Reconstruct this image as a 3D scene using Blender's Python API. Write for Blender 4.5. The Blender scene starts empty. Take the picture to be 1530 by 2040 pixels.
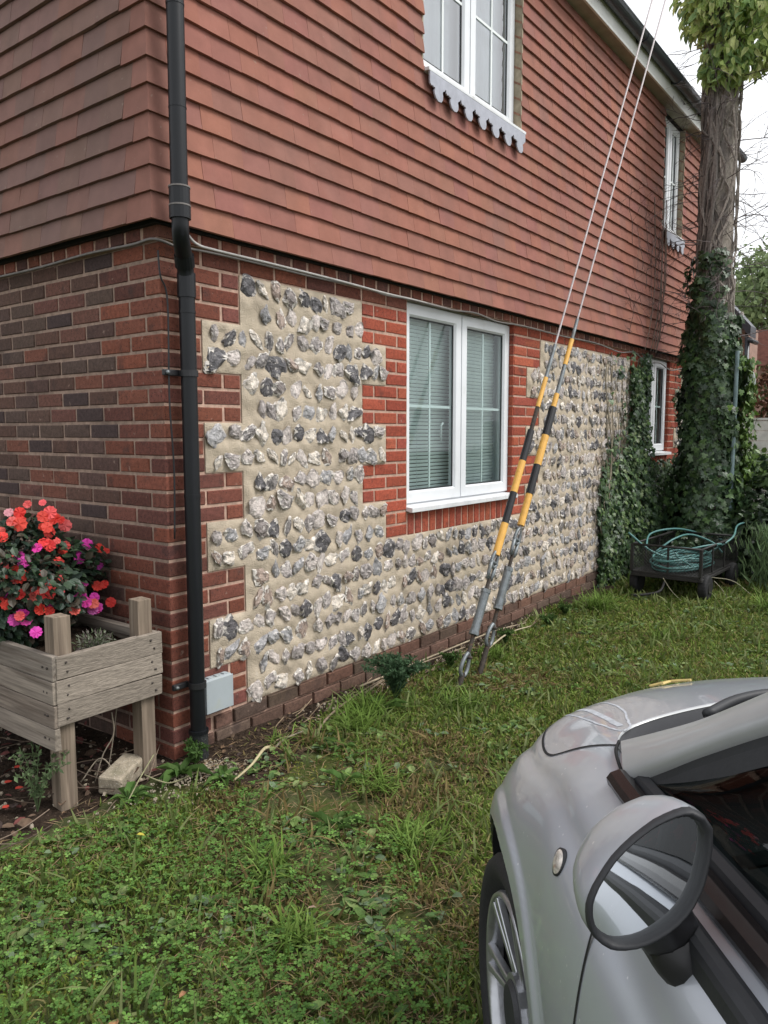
import bpy, math, random
import numpy as np
from mathutils import Vector, Matrix
random.seed(7); RG = np.random.default_rng(11)
SC = bpy.context.scene; COL = SC.collection
# ---------------------------------------------------------------- camera
CAM = np.array([-2.043, -2.706, 1.454]); YAW, PITCH, ROLL, FPX = math.radians(37.042), math.radians(5.923), math.radians(-0.101), 1524.69
_f = np.array([math.cos(YAW)*math.cos(PITCH), math.sin(YAW)*math.cos(PITCH), -math.sin(PITCH)])
_r = np.cross(_f, [0, 0, 1]); _r /= np.linalg.norm(_r); _u = np.cross(_r, _f)
_R = math.cos(ROLL)*_r + math.sin(ROLL)*_u; _U = -math.sin(ROLL)*_r + math.cos(ROLL)*_u
cd = bpy.data.cameras.new('camera'); cam = bpy.data.objects.new('camera', cd); COL.objects.link(cam)
cd.sensor_fit = 'VERTICAL'; cd.sensor_height = 36; cd.sensor_width = 27; cd.lens = FPX/2040*36
cd.clip_start = .05; cd.clip_end = 600
cam.matrix_world = Matrix(((_R[0], _U[0], -_f[0], CAM[0]), (_R[1], _U[1], -_f[1], CAM[1]), (_R[2], _U[2], -_f[2], CAM[2]), (0, 0, 0, 1)))
SC.camera = cam
# ---------------------------------------------------------------- sky, sun, exposure
SUN_AZ, SUN_EL = math.radians(-62), math.radians(52)     # direction towards the veiled sun, from +x
w = bpy.data.worlds.new('World'); SC.world = w; w.use_nodes = True
nt = w.node_tree; nt.nodes.clear(); N = nt.nodes.new; L = nt.links.new
sky = N('ShaderNodeTexSky'); sky.sky_type = 'NISHITA'; sky.sun_disc = False
sky.sun_elevation = SUN_EL; sky.sun_rotation = math.pi/2 - SUN_AZ; sky.dust_density = 4; sky.air_density = 1.2
hs = N('ShaderNodeHueSaturation'); hs.inputs['Saturation'].default_value = .18; hs.inputs['Value'].default_value = 1.0
tc = N('ShaderNodeTexCoord'); nz = N('ShaderNodeTexNoise'); nz.inputs['Scale'].default_value = 2.2; nz.inputs['Detail'].default_value = 5
mx = N('ShaderNodeMix'); mx.data_type = 'RGBA'; mx.inputs['Factor'].default_value = .8
rp = N('ShaderNodeValToRGB'); rp.color_ramp.elements[0].position = .3; rp.color_ramp.elements[0].color = (6.9, 7.1, 7.6, 1); rp.color_ramp.elements[1].position = .7; rp.color_ramp.elements[1].color = (8.6, 8.7, 8.9, 1)
bg = N('ShaderNodeBackground'); bg.inputs['Strength'].default_value = .10; out = N('ShaderNodeOutputWorld')
L(sky.outputs[0], hs.inputs['Color']); L(hs.outputs[0], mx.inputs['A']); L(tc.outputs['Generated'], nz.inputs['Vector'])
L(nz.outputs['Fac'], rp.inputs[0]); L(rp.outputs[0], mx.inputs['B']); L(mx.outputs['Result'], bg.inputs[0]); L(bg.outputs[0], out.inputs[0])
sl = bpy.data.lights.new('sun', 'SUN'); sl.energy = 1.5; sl.angle = math.radians(25); sl.color = (1, .97, .93)
so = bpy.data.objects.new('sun', sl); COL.objects.link(so)
sd = Vector((math.cos(SUN_AZ)*math.cos(SUN_EL), math.sin(SUN_AZ)*math.cos(SUN_EL), math.sin(SUN_EL)))
so.rotation_euler = sd.to_track_quat('Z', 'Y').to_euler(); so.location = sd*30
SC.view_settings.view_transform = 'Standard'; SC.view_settings.look = 'None'; SC.view_settings.exposure = 0.84; SC.view_settings.gamma = 1
SC.view_settings.use_curve_mapping = False
# ---------------------------------------------------------------- materials
def mat(name, base=(.5, .5, .5), rough=.7, var=.25, nscale=30, bump=.3, bscale=80, metal=0, col=False, spec=.4, coat=0, spots=None, obj=False, trans=0, stretch=None, speck=None, bdist=.004):
    m = bpy.data.materials.new(name); m.use_nodes = True; t = m.node_tree; b = t.nodes['Principled BSDF']; n = t.nodes.new; l = t.links.new
    b.inputs['Roughness'].default_value = rough; b.inputs['Metallic'].default_value = metal
    b.inputs['Specular IOR Level'].default_value = spec; b.inputs['Coat Weight'].default_value = coat; b.inputs['Coat Roughness'].default_value = .05
    if obj: c = n('ShaderNodeTexCoord').outputs['Object']
    else: c = n('ShaderNodeNewGeometry').outputs['Position']
    if stretch:
        mp = n('ShaderNodeMapping'); mp.inputs['Scale'].default_value = stretch; l(c, mp.inputs[0]); c = mp.outputs[0]
    if col: a = n('ShaderNodeAttribute'); a.attribute_name = 'Col'; cc = a.outputs['Color']
    else: a = n('ShaderNodeRGB'); a.outputs[0].default_value = (*base, 1); cc = a.outputs[0]
    if var:
        z = n('ShaderNodeTexNoise'); z.inputs['Scale'].default_value = nscale; z.inputs['Detail'].default_value = 6; z.inputs['Roughness'].default_value = .62; l(c, z.inputs['Vector'])
        mr = n('ShaderNodeMapRange'); mr.inputs['From Min'].default_value = .3; mr.inputs['From Max'].default_value = .7
        mr.inputs['To Min'].default_value = 1-var; mr.inputs['To Max'].default_value = 1+var; l(z.outputs['Fac'], mr.inputs['Value'])
        mm = n('ShaderNodeVectorMath'); mm.operation = 'SCALE'; l(cc, mm.inputs[0]); l(mr.outputs[0], mm.inputs['Scale']); cc = mm.outputs[0]
    for sp in (spots or []):                     # (colour, scale, threshold, softness, strength)
        z = n('ShaderNodeTexNoise'); z.inputs['Scale'].default_value = sp[1]; z.inputs['Detail'].default_value = 5; l(c, z.inputs['Vector'])
        mr = n('ShaderNodeMapRange'); mr.inputs['From Min'].default_value = sp[2]; mr.inputs['From Max'].default_value = sp[2]+sp[3]; mr.inputs['To Max'].default_value = sp[4]; l(z.outputs['Fac'], mr.inputs['Value'])
        q = n('ShaderNodeMix'); q.data_type = 'RGBA'; l(mr.outputs[0], q.inputs['Factor']); l(cc, q.inputs['A']); q.inputs['B'].default_value = (*sp[0], 1); cc = q.outputs['Result']
    if speck:                                    # (colour, scale, size, strength): small round specks
        z = n('ShaderNodeTexVoronoi'); z.inputs['Scale'].default_value = speck[1]; l(c, z.inputs['Vector'])
        mr = n('ShaderNodeMapRange'); mr.inputs['From Min'].default_value = speck[2]; mr.inputs['From Max'].default_value = speck[2]*.6; mr.inputs['To Max'].default_value = speck[3]; l(z.outputs['Distance'], mr.inputs['Value'])
        q = n('ShaderNodeMix'); q.data_type = 'RGBA'; l(mr.outputs[0], q.inputs['Factor']); l(cc, q.inputs['A']); q.inputs['B'].default_value = (*speck[0], 1); cc = q.outputs['Result']
    l(cc, b.inputs['Base Color'])
    if bump:
        z = n('ShaderNodeTexNoise'); z.inputs['Scale'].default_value = bscale; z.inputs['Detail'].default_value = 6; l(c, z.inputs['Vector'])
        bp = n('ShaderNodeBump'); bp.inputs['Strength'].default_value = bump; bp.inputs['Distance'].default_value = bdist; l(z.outputs['Fac'], bp.inputs['Height']); l(bp.outputs[0], b.inputs['Normal'])
    if trans: # thin leaves let light through
        tr = n('ShaderNodeBsdfTranslucent'); l(cc, tr.inputs[0]); ms = n('ShaderNodeMixShader'); ms.inputs[0].default_value = trans
        l(b.outputs[0], ms.inputs[1]); l(tr.outputs[0], ms.inputs[2]); l(ms.outputs[0], t.nodes['Material Output'].inputs[0])
    return m
def glass_mat(name, tint=(.9, .95, .93), alpha_rough=.0, mixfac=.12, lo=.06, hi=1.):
    m = bpy.data.materials.new(name); m.use_nodes = True; t = m.node_tree; t.nodes.clear(); n = t.nodes.new; l = t.links.new
    o = n('ShaderNodeOutputMaterial'); tr = n('ShaderNodeBsdfTransparent'); tr.inputs[0].default_value = (*tint, 1)
    g = n('ShaderNodeBsdfGlossy'); g.inputs['Roughness'].default_value = alpha_rough; fr = n('ShaderNodeLayerWeight'); fr.inputs[0].default_value = mixfac
    mr = n('ShaderNodeMapRange'); mr.inputs['To Min'].default_value = lo; mr.inputs['To Max'].default_value = hi; l(fr.outputs['Fresnel'], mr.inputs[0])
    ms = n('ShaderNodeMixShader'); l(mr.outputs[0], ms.inputs[0]); l(tr.outputs[0], ms.inputs[1]); l(g.outputs[0], ms.inputs[2]); l(ms.outputs[0], o.inputs[0]); return m
M = {}
def defmats():
    M['brick'] = mat('brick_clay', col=True, rough=.9, var=.28, nscale=55, bump=.7, bscale=160, spec=.2, spots=[((.05, .035, .032), 9, .58, .12, .55), ((.42, .3, .24), 26, .66, .08, .4)], speck=((.03, .022, .022), 95, .28, .7))
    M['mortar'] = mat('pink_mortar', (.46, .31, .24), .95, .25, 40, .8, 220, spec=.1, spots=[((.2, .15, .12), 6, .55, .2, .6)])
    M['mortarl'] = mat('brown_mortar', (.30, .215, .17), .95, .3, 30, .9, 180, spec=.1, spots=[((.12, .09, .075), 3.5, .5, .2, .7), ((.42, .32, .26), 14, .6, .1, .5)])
    M['render'] = mat('cream_flint_mortar', (.48, .405, .31), .95, .16, 14, 1.0, 170, spec=.1, spots=[((.37, .31, .245), 5, .5, .2, .5), ((.60, .54, .45), 30, .6, .15, .4), ((.26, .24, .17), 1.3, .6, .2, .45)], bdist=.006)
    M['flint'] = mat('flint_stone', col=True, rough=.38, var=.35, nscale=40, bump=.9, bscale=130, spec=.5, spots=[((.66, .61, .56), 38, .60, .05, .6), ((.05, .05, .055), 22, .60, .06, .55)], bdist=.006)
    M['tile'] = mat('clay_tile', col=True, rough=.85, var=.12, nscale=9, bump=.25, bscale=260, spec=.25, spots=[((.17, .11, .095), 2.0, .54, .25, .4), ((.36, .19, .15), 5, .6, .25, .3), ((.34, .30, .24), 46, .68, .06, .3)])
    M['dark'] = mat('dark_void', (.012, .011, .01), .9, 0, bump=0)
    M['upvc'] = mat('white_upvc', (.72, .74, .76), .28, .04, 5, 0, spec=.5, spots=[((.45, .46, .42), 7, .6, .25, .35)])
    M['muntin'] = mat('white_glazing_bar', (.74, .78, .77), .35, 0, bump=0)
    M['sill'] = mat('white_sill', (.68, .69, .70), .4, .1, 12, .1, 60, spots=[((.35, .34, .3), 14, .58, .2, .4)])
    M['seal'] = mat('black_rubber_seal', (.02, .022, .024), .6, 0, bump=0)
    M['blind'] = mat('pale_blind_slat', (.88, .92, .91), .5, .05, 3, 0)
    M['curtain'] = mat('pale_curtain', (.70, .74, .77), .8, .05, 4, 0)
    M['wood_reveal'] = mat('weathered_reveal', (.33, .28, .2), .9, .3, 18, .5, 90)
    M['lead'] = mat('pale_painted_apron', (.36, .37, .42), .6, .12, 20, .2, 70, spots=[((.25, .26, .3), 9, .55, .2, .5)])
    M['fascia'] = mat('white_fascia', (.72, .72, .69), .5, .08, 6, .1, 40, spots=[((.4, .38, .3), 3, .55, .25, .5)])
    M['soffit'] = mat('stained_soffit', (.34, .31, .26), .8, .2, 8, .2, 40)
    M['gutter'] = mat('black_gutter_plastic', (.035, .04, .05), .35, .15, 9, 0, spec=.5)
    M['pipe'] = mat('black_downpipe_plastic', (.006, .007, .009), .42, .1, 9, .05, 60, spec=.35)
    M['castiron'] = mat('tarry_pipe_foot', (.016, .018, .018), .6, .3, 40, .8, 160, speck=((.3, .3, .28), 130, .22, .6))
    M['cable'] = mat('grey_cable', (.16, .145, .135), .6, .2, 20, 0)
    M['cablew'] = mat('white_cable', (.42, .40, .38), .5, .2, 20, 0)
    M['box'] = mat('pale_grey_plastic', (.36, .40, .42), .45, .06, 8, .05, 60, spots=[((.36, .38, .3), 16, .58, .15, .4)])
    M['timber'] = mat('weathered_timber', col=True, rough=.85, var=.38, nscale=9, bump=.6, bscale=12, spec=.15, stretch=(3, 3, 26), spots=[((.07, .05, .04), 5, .66, .08, .7)])
    M['timberx'] = mat('weathered_board', col=True, rough=.85, var=.38, nscale=9, bump=.7, bscale=12, spec=.15, stretch=(3, 3, 26), spots=[((.08, .055, .045), 5, .66, .08, .7)])
    M['soil'] = mat('dark_soil', (.035, .024, .017), .95, .5, 30, 1, 60, spec=.1, bdist=.02, speck=((.12, .09, .07), 70, .2, .8))
    M['leafdark'] = mat('busy_lizzie_leaf', col=True, rough=.42, var=.25, nscale=60, bump=.3, bscale=120, spec=.4, trans=.2)
    M['petal'] = mat('petal', col=True, rough=.55, var=.1, nscale=90, bump=0, spec=.25, trans=.25)
    M['leaf'] = mat('ivy_leaf', col=True, rough=.4, var=.25, nscale=40, bump=.2, bscale=90, spec=.45, trans=.15)
    M['grass'] = mat('grass_blade', col=True, rough=.65, var=.2, nscale=25, bump=0, spec=.12, trans=.3)
    M['stem'] = mat('dry_stem', col=True, rough=.85, var=.3, nscale=50, bump=.3, bscale=150, spec=.15)
    M['bark'] = mat('grey_pole_wood', (.30, .26, .22), .9, .5, 9, 1, 30, stretch=(1, 1, .5), spots=[((.15, .13, .12), 7, .50, .10, .8), ((.46, .42, .36), 5, .56, .08, .7)], bdist=.04)
    M['stone'] = mat('concrete_block', (.33, .28, .21), .95, .3, 40, 1, 120, speck=((.6, .55, .48), 110, .25, .7), spots=[((.16, .15, .09), 9, .52, .2, .6)])
    M['galv'] = mat('galvanised_steel', (.19, .21, .22), .5, .3, 20, .3, 90, metal=.5, spots=[((.14, .14, .12), 15, .55, .15, .6)])
    M['wire'] = mat('steel_strand', (.45, .41, .41), .55, .2, 60, 0, metal=.3)
    M['rusty'] = mat('dark_rusty_iron', (.06, .05, .042), .8, .4, 40, .6, 120, metal=.2, spots=[((.14, .075, .04), 30, .58, .1, .7)])
    M['yellow'] = mat('yellow_plastic', (.72, .40, .09), .45, .12, 20, .1, 60, spots=[((.3, .2, .08), 16, .64, .1, .6)])
    M['black'] = mat('black_plastic', (.018, .018, .02), .45, .2, 20, .1, 60)
    M['conduit'] = mat('grey_green_conduit', (.17, .24, .25), .5, .2, 12, .1, 60)
    M['cart'] = mat('black_cart_steel', (.018, .017, .016), .6, .3, 20, .3, 90)
    M['rubber'] = mat('tyre_rubber', (.012, .012, .013), .75, .2, 30, .3, 120)
    M['hose'] = mat('teal_hose', (.075, .19, .18), .42, .2, 14, .1, 80, spots=[((.18, .30, .29), 20, .6, .15, .6)])
    M['paint'] = mat('silver_car_paint', (.44, .465, .51), .34, .05, 6, .03, 900, metal=.42, spec=.5, coat=.7, spots=[((.36, .37, .38), 7, .55, .25, .45)], speck=((.82, .82, .82), 42, .10, .55), obj=True)
    M['pillar'] = mat('dusty_silver_pillar', (.37, .38, .385), .45, .08, 8, .05, 500, metal=.3, coat=.25, obj=True)
    M['trim'] = mat('matt_black_trim', (.022, .023, .026), .55, .1, 20, .1, 120)
    M['gloss'] = mat('gloss_black_trim', (.012, .01, .01), .25, .1, 20, .03, 120, coat=.15)
    M['chrome'] = mat('mirror_silver', (.75, .78, .8), .02, 0, bump=0, metal=1)
    M['alloy'] = mat('alloy_wheel', (.42, .43, .45), .28, .1, 20, .1, 100, metal=.8, spots=[((.15, .14, .13), 20, .6, .15, .5)])
    M['seat'] = mat('seat_fabric', (.03, .03, .034), .9, .3, 20, .4, 200, spots=[((.22, .03, .045), 22, .57, .03, .9)])  # dark cloth; red blotches paint in flowers reflected on the side glass
    M['headrest'] = mat('grey_green_headrest', (.12, .17, .165), .8, .15, 20, .2, 200)
    M['gap'] = mat('panel_gap', (.006, .006, .007), .8, 0, bump=0)
    M['lens'] = mat('clear_lens', (.55, .50, .45), .15, .5, 60, .6, 200, coat=1, spots=[((.25, .12, .1), 40, .5, .1, .8)])
    M['cglass'] = glass_mat('car_glass', (.30, .36, .36), 0, .12, .05, .32)
    M['wglass'] = glass_mat('window_glass', (.84, .93, .92), 0, .14)
    M['uglass'] = glass_mat('upper_window_glass', (.95, .98, .99), 0, .3, .30, 1.)
    M['brickfar'] = mat('far_brick', (.32, .2, .16), .9, .25, 8, 0)
    M['rooffar'] = mat('far_roof_tile', (.19, .085, .065), .9, .3, 9, .6, 20)
    M['fencew'] = mat('pale_painted_fence', (.72, .72, .68), .7, .15, 12, .2, 40, spots=[((.3, .32, .25), 5, .55, .2, .5)])
    M['dish'] = mat('grey_dish', (.26, .29, .28), .6, .1, 10, 0)
    M['decal'] = mat('dried_sticker_residue', (.40, .42, .45), .6, .2, 60, 0)
    M['straw'] = mat('yellow_leaf_scrap', (.55, .42, .16), .8, .2, 60, 0)
    M['nail'] = mat('rusty_nail', (.05, .04, .035), .7, 0, bump=0)
defmats()
# ---------------------------------------------------------------- mesh helpers
def link(o, parent=None):
    COL.objects.link(o)
    if parent is not None: o.parent = parent
    return o
def tag(o, label=None, cat=None, group=None, kind=None):
    if label: o['label'] = label
    if cat: o['category'] = cat
    if group: o['group'] = group
    if kind: o['kind'] = kind
    return o
def thing(name, label, cat, loc=(0, 0, 0), group=None, rz=0):
    o = bpy.data.objects.new(name, None); o.location = loc; o.rotation_euler.z = rz; o.empty_display_size = .1
    return tag(link(o), label, cat, group)
def mkmesh(name, V, F, C=None, smooth=False, mats=()):
    """V (n,3); F list of index arrays (m,k); C per-face colours list aligned to F or None"""
    me = bpy.data.meshes.new(name); V = np.asarray(V, dtype=np.float32)
    F = [np.asarray(f, dtype=np.int32) for f in F if len(f)]
    nl = sum(f.size for f in F); nf = sum(len(f) for f in F)
    me.vertices.add(len(V)); me.vertices.foreach_set('co', V.ravel()); me.loops.add(nl); me.polygons.add(nf)
    me.loops.foreach_set('vertex_index', np.concatenate([f.ravel() for f in F]))
    tot = np.concatenate([np.full(len(f), f.shape[1], dtype=np.int32) for f in F]); st = np.concatenate([[0], np.cumsum(tot)[:-1]]).astype(np.int32)
    me.polygons.foreach_set('loop_start', st); me.polygons.foreach_set('loop_total', tot)
    me.polygons.foreach_set('use_smooth', np.full(nf, bool(smooth)))
    if C is not None:
        C = np.concatenate([np.asarray(c, dtype=np.float32).reshape(-1, 3) for c in C]); a = me.attributes.new('Col', 'FLOAT_COLOR', 'CORNER')
        CL = np.repeat(np.concatenate([C, np.ones((len(C), 1), np.float32)], 1), tot, axis=0); a.data.foreach_set('color', CL.ravel())
    for m_ in mats: me.materials.append(m_)
    me.update(calc_edges=True); return me
class MB:
    def __init__(s): s.v = []; s.f = {}; s.c = {}; s.n = 0
    def add(s, V, F, col=(.5, .5, .5)):
        V = np.asarray(V, float).reshape(-1, 3)
        for f in F:
            s.f.setdefault(len(f), []).append([i+s.n for i in f]); s.c.setdefault(len(f), []).append(col)
        s.v.append(V); s.n += len(V); return s
    def addnp(s, V, F, C):
        """F (m,k) array, C (m,3)"""
        k = F.shape[1]; s.f.setdefault(k, []).extend((F+s.n).tolist()); s.c.setdefault(k, []).extend(np.asarray(C).tolist()); s.v.append(V); s.n += len(V)
    def box(s, x0, x1, y0, y1, z0, z1, col=(.5, .5, .5), R=None, t=None):
        V = np.array([(x, y, z) for z in (z0, z1) for y in (y0, y1) for x in (x0, x1)], float)
        if R is not None: V = V@np.array(R).T
        if t is not None: V = V+np.array(t)
        return s.add(V, [(0, 2, 3, 1), (4, 5, 7, 6), (0, 1, 5, 4), (1, 3, 7, 5), (3, 2, 6, 7), (2, 0, 4, 6)], col)
    def tube(s, P, r, n=8, col=(.5, .5, .5), caps=True, closed=False):
        P = np.asarray(P, float); m = len(P); r = np.full(m, r) if np.isscalar(r) else np.asarray(r)
        T = np.gradient(P, axis=0) if not closed else np.roll(P, -1, 0)-np.roll(P, 1, 0)
        T /= np.linalg.norm(T, axis=1)[:, None]+1e-12
        a = np.array([0, 0, 1.]) if abs(T[0][2]) < .9 else np.array([1., 0, 0]); u = np.cross(T[0], a); u /= np.linalg.norm(u); V = []
        for i in range(m):
            u = u-T[i]*(u@T[i]); u /= np.linalg.norm(u)+1e-12; v = np.cross(T[i], u)
            for k in range(n):
                an = 2*math.pi*k/n; V.append(P[i]+r[i]*(math.cos(an)*u+math.sin(an)*v))
        F = [(i*n+k, i*n+(k+1) % n, (i+1)*n+(k+1) % n, (i+1)*n+k) for i in range(m-1) for k in range(n)]
        if closed: F += [((m-1)*n+k, (m-1)*n+(k+1) % n, (k+1) % n, k) for k in range(n)]
        elif caps: F += [tuple(range(n))[::-1], tuple(range((m-1)*n, m*n))]
        return s.add(V, F, col)
    def build(s, name, m, parent=None, smooth=False, bevel=0, seg=2):
        me = mkmesh(name, np.concatenate(s.v), [np.array(s.f[k]) for k in s.f], [np.array(s.c[k]) for k in s.f], smooth, (m,) if not isinstance(m, (list, tuple)) else m)
        o = bpy.data.objects.new(name, me); link(o, parent)
        if bevel:
            b = o.modifiers.new('b', 'BEVEL'); b.width = bevel; b.segments = seg; b.limit_method = 'ANGLE'; b.angle_limit = math.radians(50)
        return o
def boxo(name, m, parent, x0, x1, y0, y1, z0, z1, bevel=.002, col=(.5, .5, .5)):
    return MB().box(min(x0, x1), max(x0, x1), min(y0, y1), max(y0, y1), min(z0, z1), max(z0, z1), col).build(name, m, parent, bevel=bevel)
def tubeo(name, m, parent, P, r, n=12, col=(.5, .5, .5), smooth=True): return MB().tube(P, r, n, col).build(name, m, parent, smooth=smooth)
def sheet(mb, P, col=(.5, .5, .5)):
    """P (a,b,3) grid"""
    a, b = P.shape[:2]; I = np.arange(a*b).reshape(a, b); F = np.stack([I[:-1, :-1], I[1:, :-1], I[1:, 1:], I[:-1, 1:]], -1).reshape(-1, 4)
    mb.addnp(P.reshape(-1, 3), F, np.tile(col, (len(F), 1))); return mb
def prism(mb, pts, y0, y1, col=(.5, .5, .5)):
    """outline pts in xz, extruded in y"""
    n = len(pts); V = [(x, y0, z) for x, z in pts]+[(x, y1, z) for x, z in pts]
    return mb.add(V, [tuple(range(n))[::-1], tuple(range(n, 2*n))]+[(i, (i+1) % n, n+(i+1) % n, n+i) for i in range(n)], col)
def curve(P, n):
    """catmull-rom through P"""
    P = np.asarray(P, float); Q = np.vstack([2*P[0]-P[1], P, 2*P[-1]-P[-2]]); t = np.linspace(0, len(P)-1-1e-9, n); i = t.astype(int); f = (t-i)[:, None]
    a, b, c, d = Q[i], Q[i+1], Q[i+2], Q[i+3]; return .5*((2*b)+(c-a)*f+(2*a-5*b+4*c-d)*f**2+(-a+3*b-3*c+d)*f**3)
def inst(T, TF, pos, B, S, C):
    """instances of a template: T (k,3), TF (m,j) faces, pos (n,3), B (n,3,3) columns = axes, S (n,) or (n,3), C (n,3) or (n,m,3)"""
    n = len(pos); S = np.asarray(S, float); S = S[:, None] if S.ndim == 1 else S
    V = np.einsum('nij,nkj->nki', B, T[None]*S[:, None, :]) + pos[:, None, :]
    F = (TF[None]+(np.arange(n)*len(T))[:, None, None]).reshape(-1, TF.shape[1])
    C = np.repeat(C[:, None, :], len(TF), 1) if C.ndim == 2 else C
    return V.reshape(-1, 3), F, C.reshape(-1, 3)
def merge(parts):
    V = []; F = []; C = []; n = 0
    for v, f, c in parts: V.append(v); F.append(f+n); C.append(c); n += len(v)
    ks = sorted(set(f.shape[1] for f in F)); return np.concatenate(V), [np.concatenate([f for f in F if f.shape[1] == k]) for k in ks], [np.concatenate([c for f, c in zip(F, C) if f.shape[1] == k]) for k in ks]
def cloud(name, parts, m, parent=None, smooth=False):
    V, F, C = merge(parts); me = mkmesh(name, V, F, C, smooth, (m,)); return link(bpy.data.objects.new(name, me), parent)
def basis(d, up):
    """x axis along d, z axis near up"""
    d = d/(np.linalg.norm(d, axis=1)[:, None]+1e-9); y = np.cross(up, d); y /= np.linalg.norm(y, axis=1)[:, None]+1e-9; z = np.cross(d, y); return np.stack([d, y, z], -1)
def rvec(n, s=1.): return RG.normal(0, s, (n, 3))
def jit(c, n, v=.15, hv=.05):
    c = np.asarray(c, float); b = 1+RG.uniform(-v, v, (n, 1)); return np.clip(c*b*(1+RG.uniform(-hv, hv, (n, 3))), 0, 1)
OVAL = (np.array([(0, 0, 0), (.3, .28, .05), (.3, -.28, .05), (.7, .24, .02), (.7, -.24, .02), (1, 0, -.08), (.5, 0, -.02)]), np.array([(0, 1, 6), (0, 6, 2), (1, 3, 6), (2, 6, 4), (3, 5, 6), (4, 6, 5)]))
IVY = (np.array([(0, 0, 0), (-.12, .3, .02), (.18, .55, -.02), (.38, .25, .03), (.62, .38, 0), (.72, .14, .02), (1, 0, -.06), (.72, -.14, .02), (.62, -.38, 0), (.38, -.25, .03), (.18, -.55, -.02), (-.12, -.3, .02), (.35, 0, .05)]),
       np.array([(12, 0, 11), (12, 11, 10), (12, 10, 9), (12, 9, 8), (12, 8, 7), (12, 7, 6), (12, 6, 5), (12, 5, 4), (12, 4, 3), (12, 3, 2), (12, 2, 1), (12, 1, 0)]))
LEAF4 = (np.array([(0, 0, 0), (.45, .22, .04), (1, 0, -.05), (.45, -.22, .04)]), np.array([(0, 3, 2), (0, 2, 1)]))
def blade(bend, w=.05):
    t = np.array([0, .35, .7, 1.]); x = bend*t**2; z = t*(1-.35*abs(bend)*t); ww = w*np.array([1, .85, .55, 0]); V = []
    for i in range(3): V += [(x[i], ww[i], z[i]), (x[i], -ww[i], z[i])]
    V.append((x[3], 0, z[3])); return np.array(V), np.array([(0, 1, 3), (0, 3, 2), (2, 3, 5), (2, 5, 4), (4, 5, 6)])
BLADES = [blade(b) for b in (.15, .4, .7, 1.0)]
def upright(n, spread=.25):
    """bases with z up, random yaw and lean"""
    a = RG.uniform(0, 2*math.pi, n); d = np.stack([np.cos(a), np.sin(a), RG.uniform(-.15, .15, n)], 1); up = np.tile([0, 0, 1.], (n, 1))+rvec(n, spread); return basis(d, up)
def gz(x, y):
    """ground height"""
    return .012*np.sin(x*2.1+.5)*np.cos(y*1.7)+.008*np.sin(x*5.3+y*4.1)+.02*np.clip(-y-.05, 0, .4)*0
# ================================================================ the house
K = .075; LX = 8.6; LY = 2.7
house = thing('brick_house', 'red brick and flint cottage with rows of hanging clay tiles above', 'house', (0, 0, 0))
# --- openings in the long wall (x0, x1, z0, z1)
OP = [(1.78, 3.15, .965, 2.25), (6.06, 6.93, 1.2, 2.25)]
RED = [(.33, .078, .044), (.30, .070, .042), (.27, .066, .044), (.34, .088, .05)]
QUO = [(.175, .060, .039), (.145, .053, .038), (.12, .048, .038), (.185, .066, .044), (.155, .060, .046)]
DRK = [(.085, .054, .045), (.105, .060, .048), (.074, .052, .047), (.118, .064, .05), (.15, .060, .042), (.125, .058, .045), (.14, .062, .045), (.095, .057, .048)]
OLD = [(.155, .085, .06), (.13, .078, .058), (.105, .072, .055)]
def brick_mesh(L, D, H, col, i):
    """front face -y at y=0, length along x; slightly worn front arrises; 0..D deep"""
    r = random.Random(i); c = .0035; j = lambda s=.0012: r.uniform(-s, s); V = []
    for (x, z) in ((0, 0), (L, 0), (L, H), (0, H)): V.append((x, D, z))
    for (x, z) in ((0, 0), (L, 0), (L, H), (0, H)): V.append((x+j(), c+.001, z+j()))
    for (x, z) in ((c, c), (L-c, c), (L-c, H-c), (c, H-c)): V.append((x+j(.002), 0+j(), z+j(.0015)))
    V.append((L*r.uniform(.3, .7), j(.0015)-.0005, H*.5))
    F = [(3, 2, 1, 0)]+[(a, (a+1) % 4, 4+(a+1) % 4, 4+a) for a in range(4)]+[(4+a, 4+(a+1) % 4, 8+(a+1) % 4, 8+a) for a in range(4)]+[(8+a, 8+(a+1) % 4, 12) for a in range(4)]
    return np.array(V), F
BR = []      # (size px estimate, kind, matrix(4x4), palette)
def px(p):
    d = np.array(p)-CAM; z = d@_f
    if z < .3: return 0
    u = 765+FPX*(d@_R)/z; v = 1020-FPX*(d@_U)/z
    return (1/z if -80 < u < 1610 and -80 < v < 2120 else .01/z)
ROT90 = np.array([[0, 1, 0], [-1, 0, 0], [0, 0, 1.]])   # local x -> -y ... used for the left wall
def put(L, H, o, left, pal, D=.05, ny=0):
    """o = lower left front corner on the wall seen from outside"""
    cx = (o[0]+L/2, o[1], o[2]+H/2) if not left else (o[0], o[1]+L/2, o[2]+H/2); BR.append([px(cx)*L*H, L, H, D, o, left, pal])
g = .014
def row_long(k, x0, x1, joints, pal, y=0, z=None, H=.075-.014):
    z = k*K+g/2 if z is None else z; e = [x0]+joints+[x1]
    for a, b in zip(e[:-1], e[1:]):
        if b-a > .03: put(b-a-g, H, (a+g/2, y+random.uniform(-.0015, .0015), z+random.uniform(-.001, .001)), False, pal)
NARROW = lambda k: ((29-k-1)//3) % 2 == 1 if k < 29 else False
def stretch(x0, x1, off): # running bond joints
    s = math.ceil((x0-off+.02)/.225); r = []
    while off+s*.225 < x1-.02: r.append(off+s*.225); s += 1
    return r
corner = []
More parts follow.
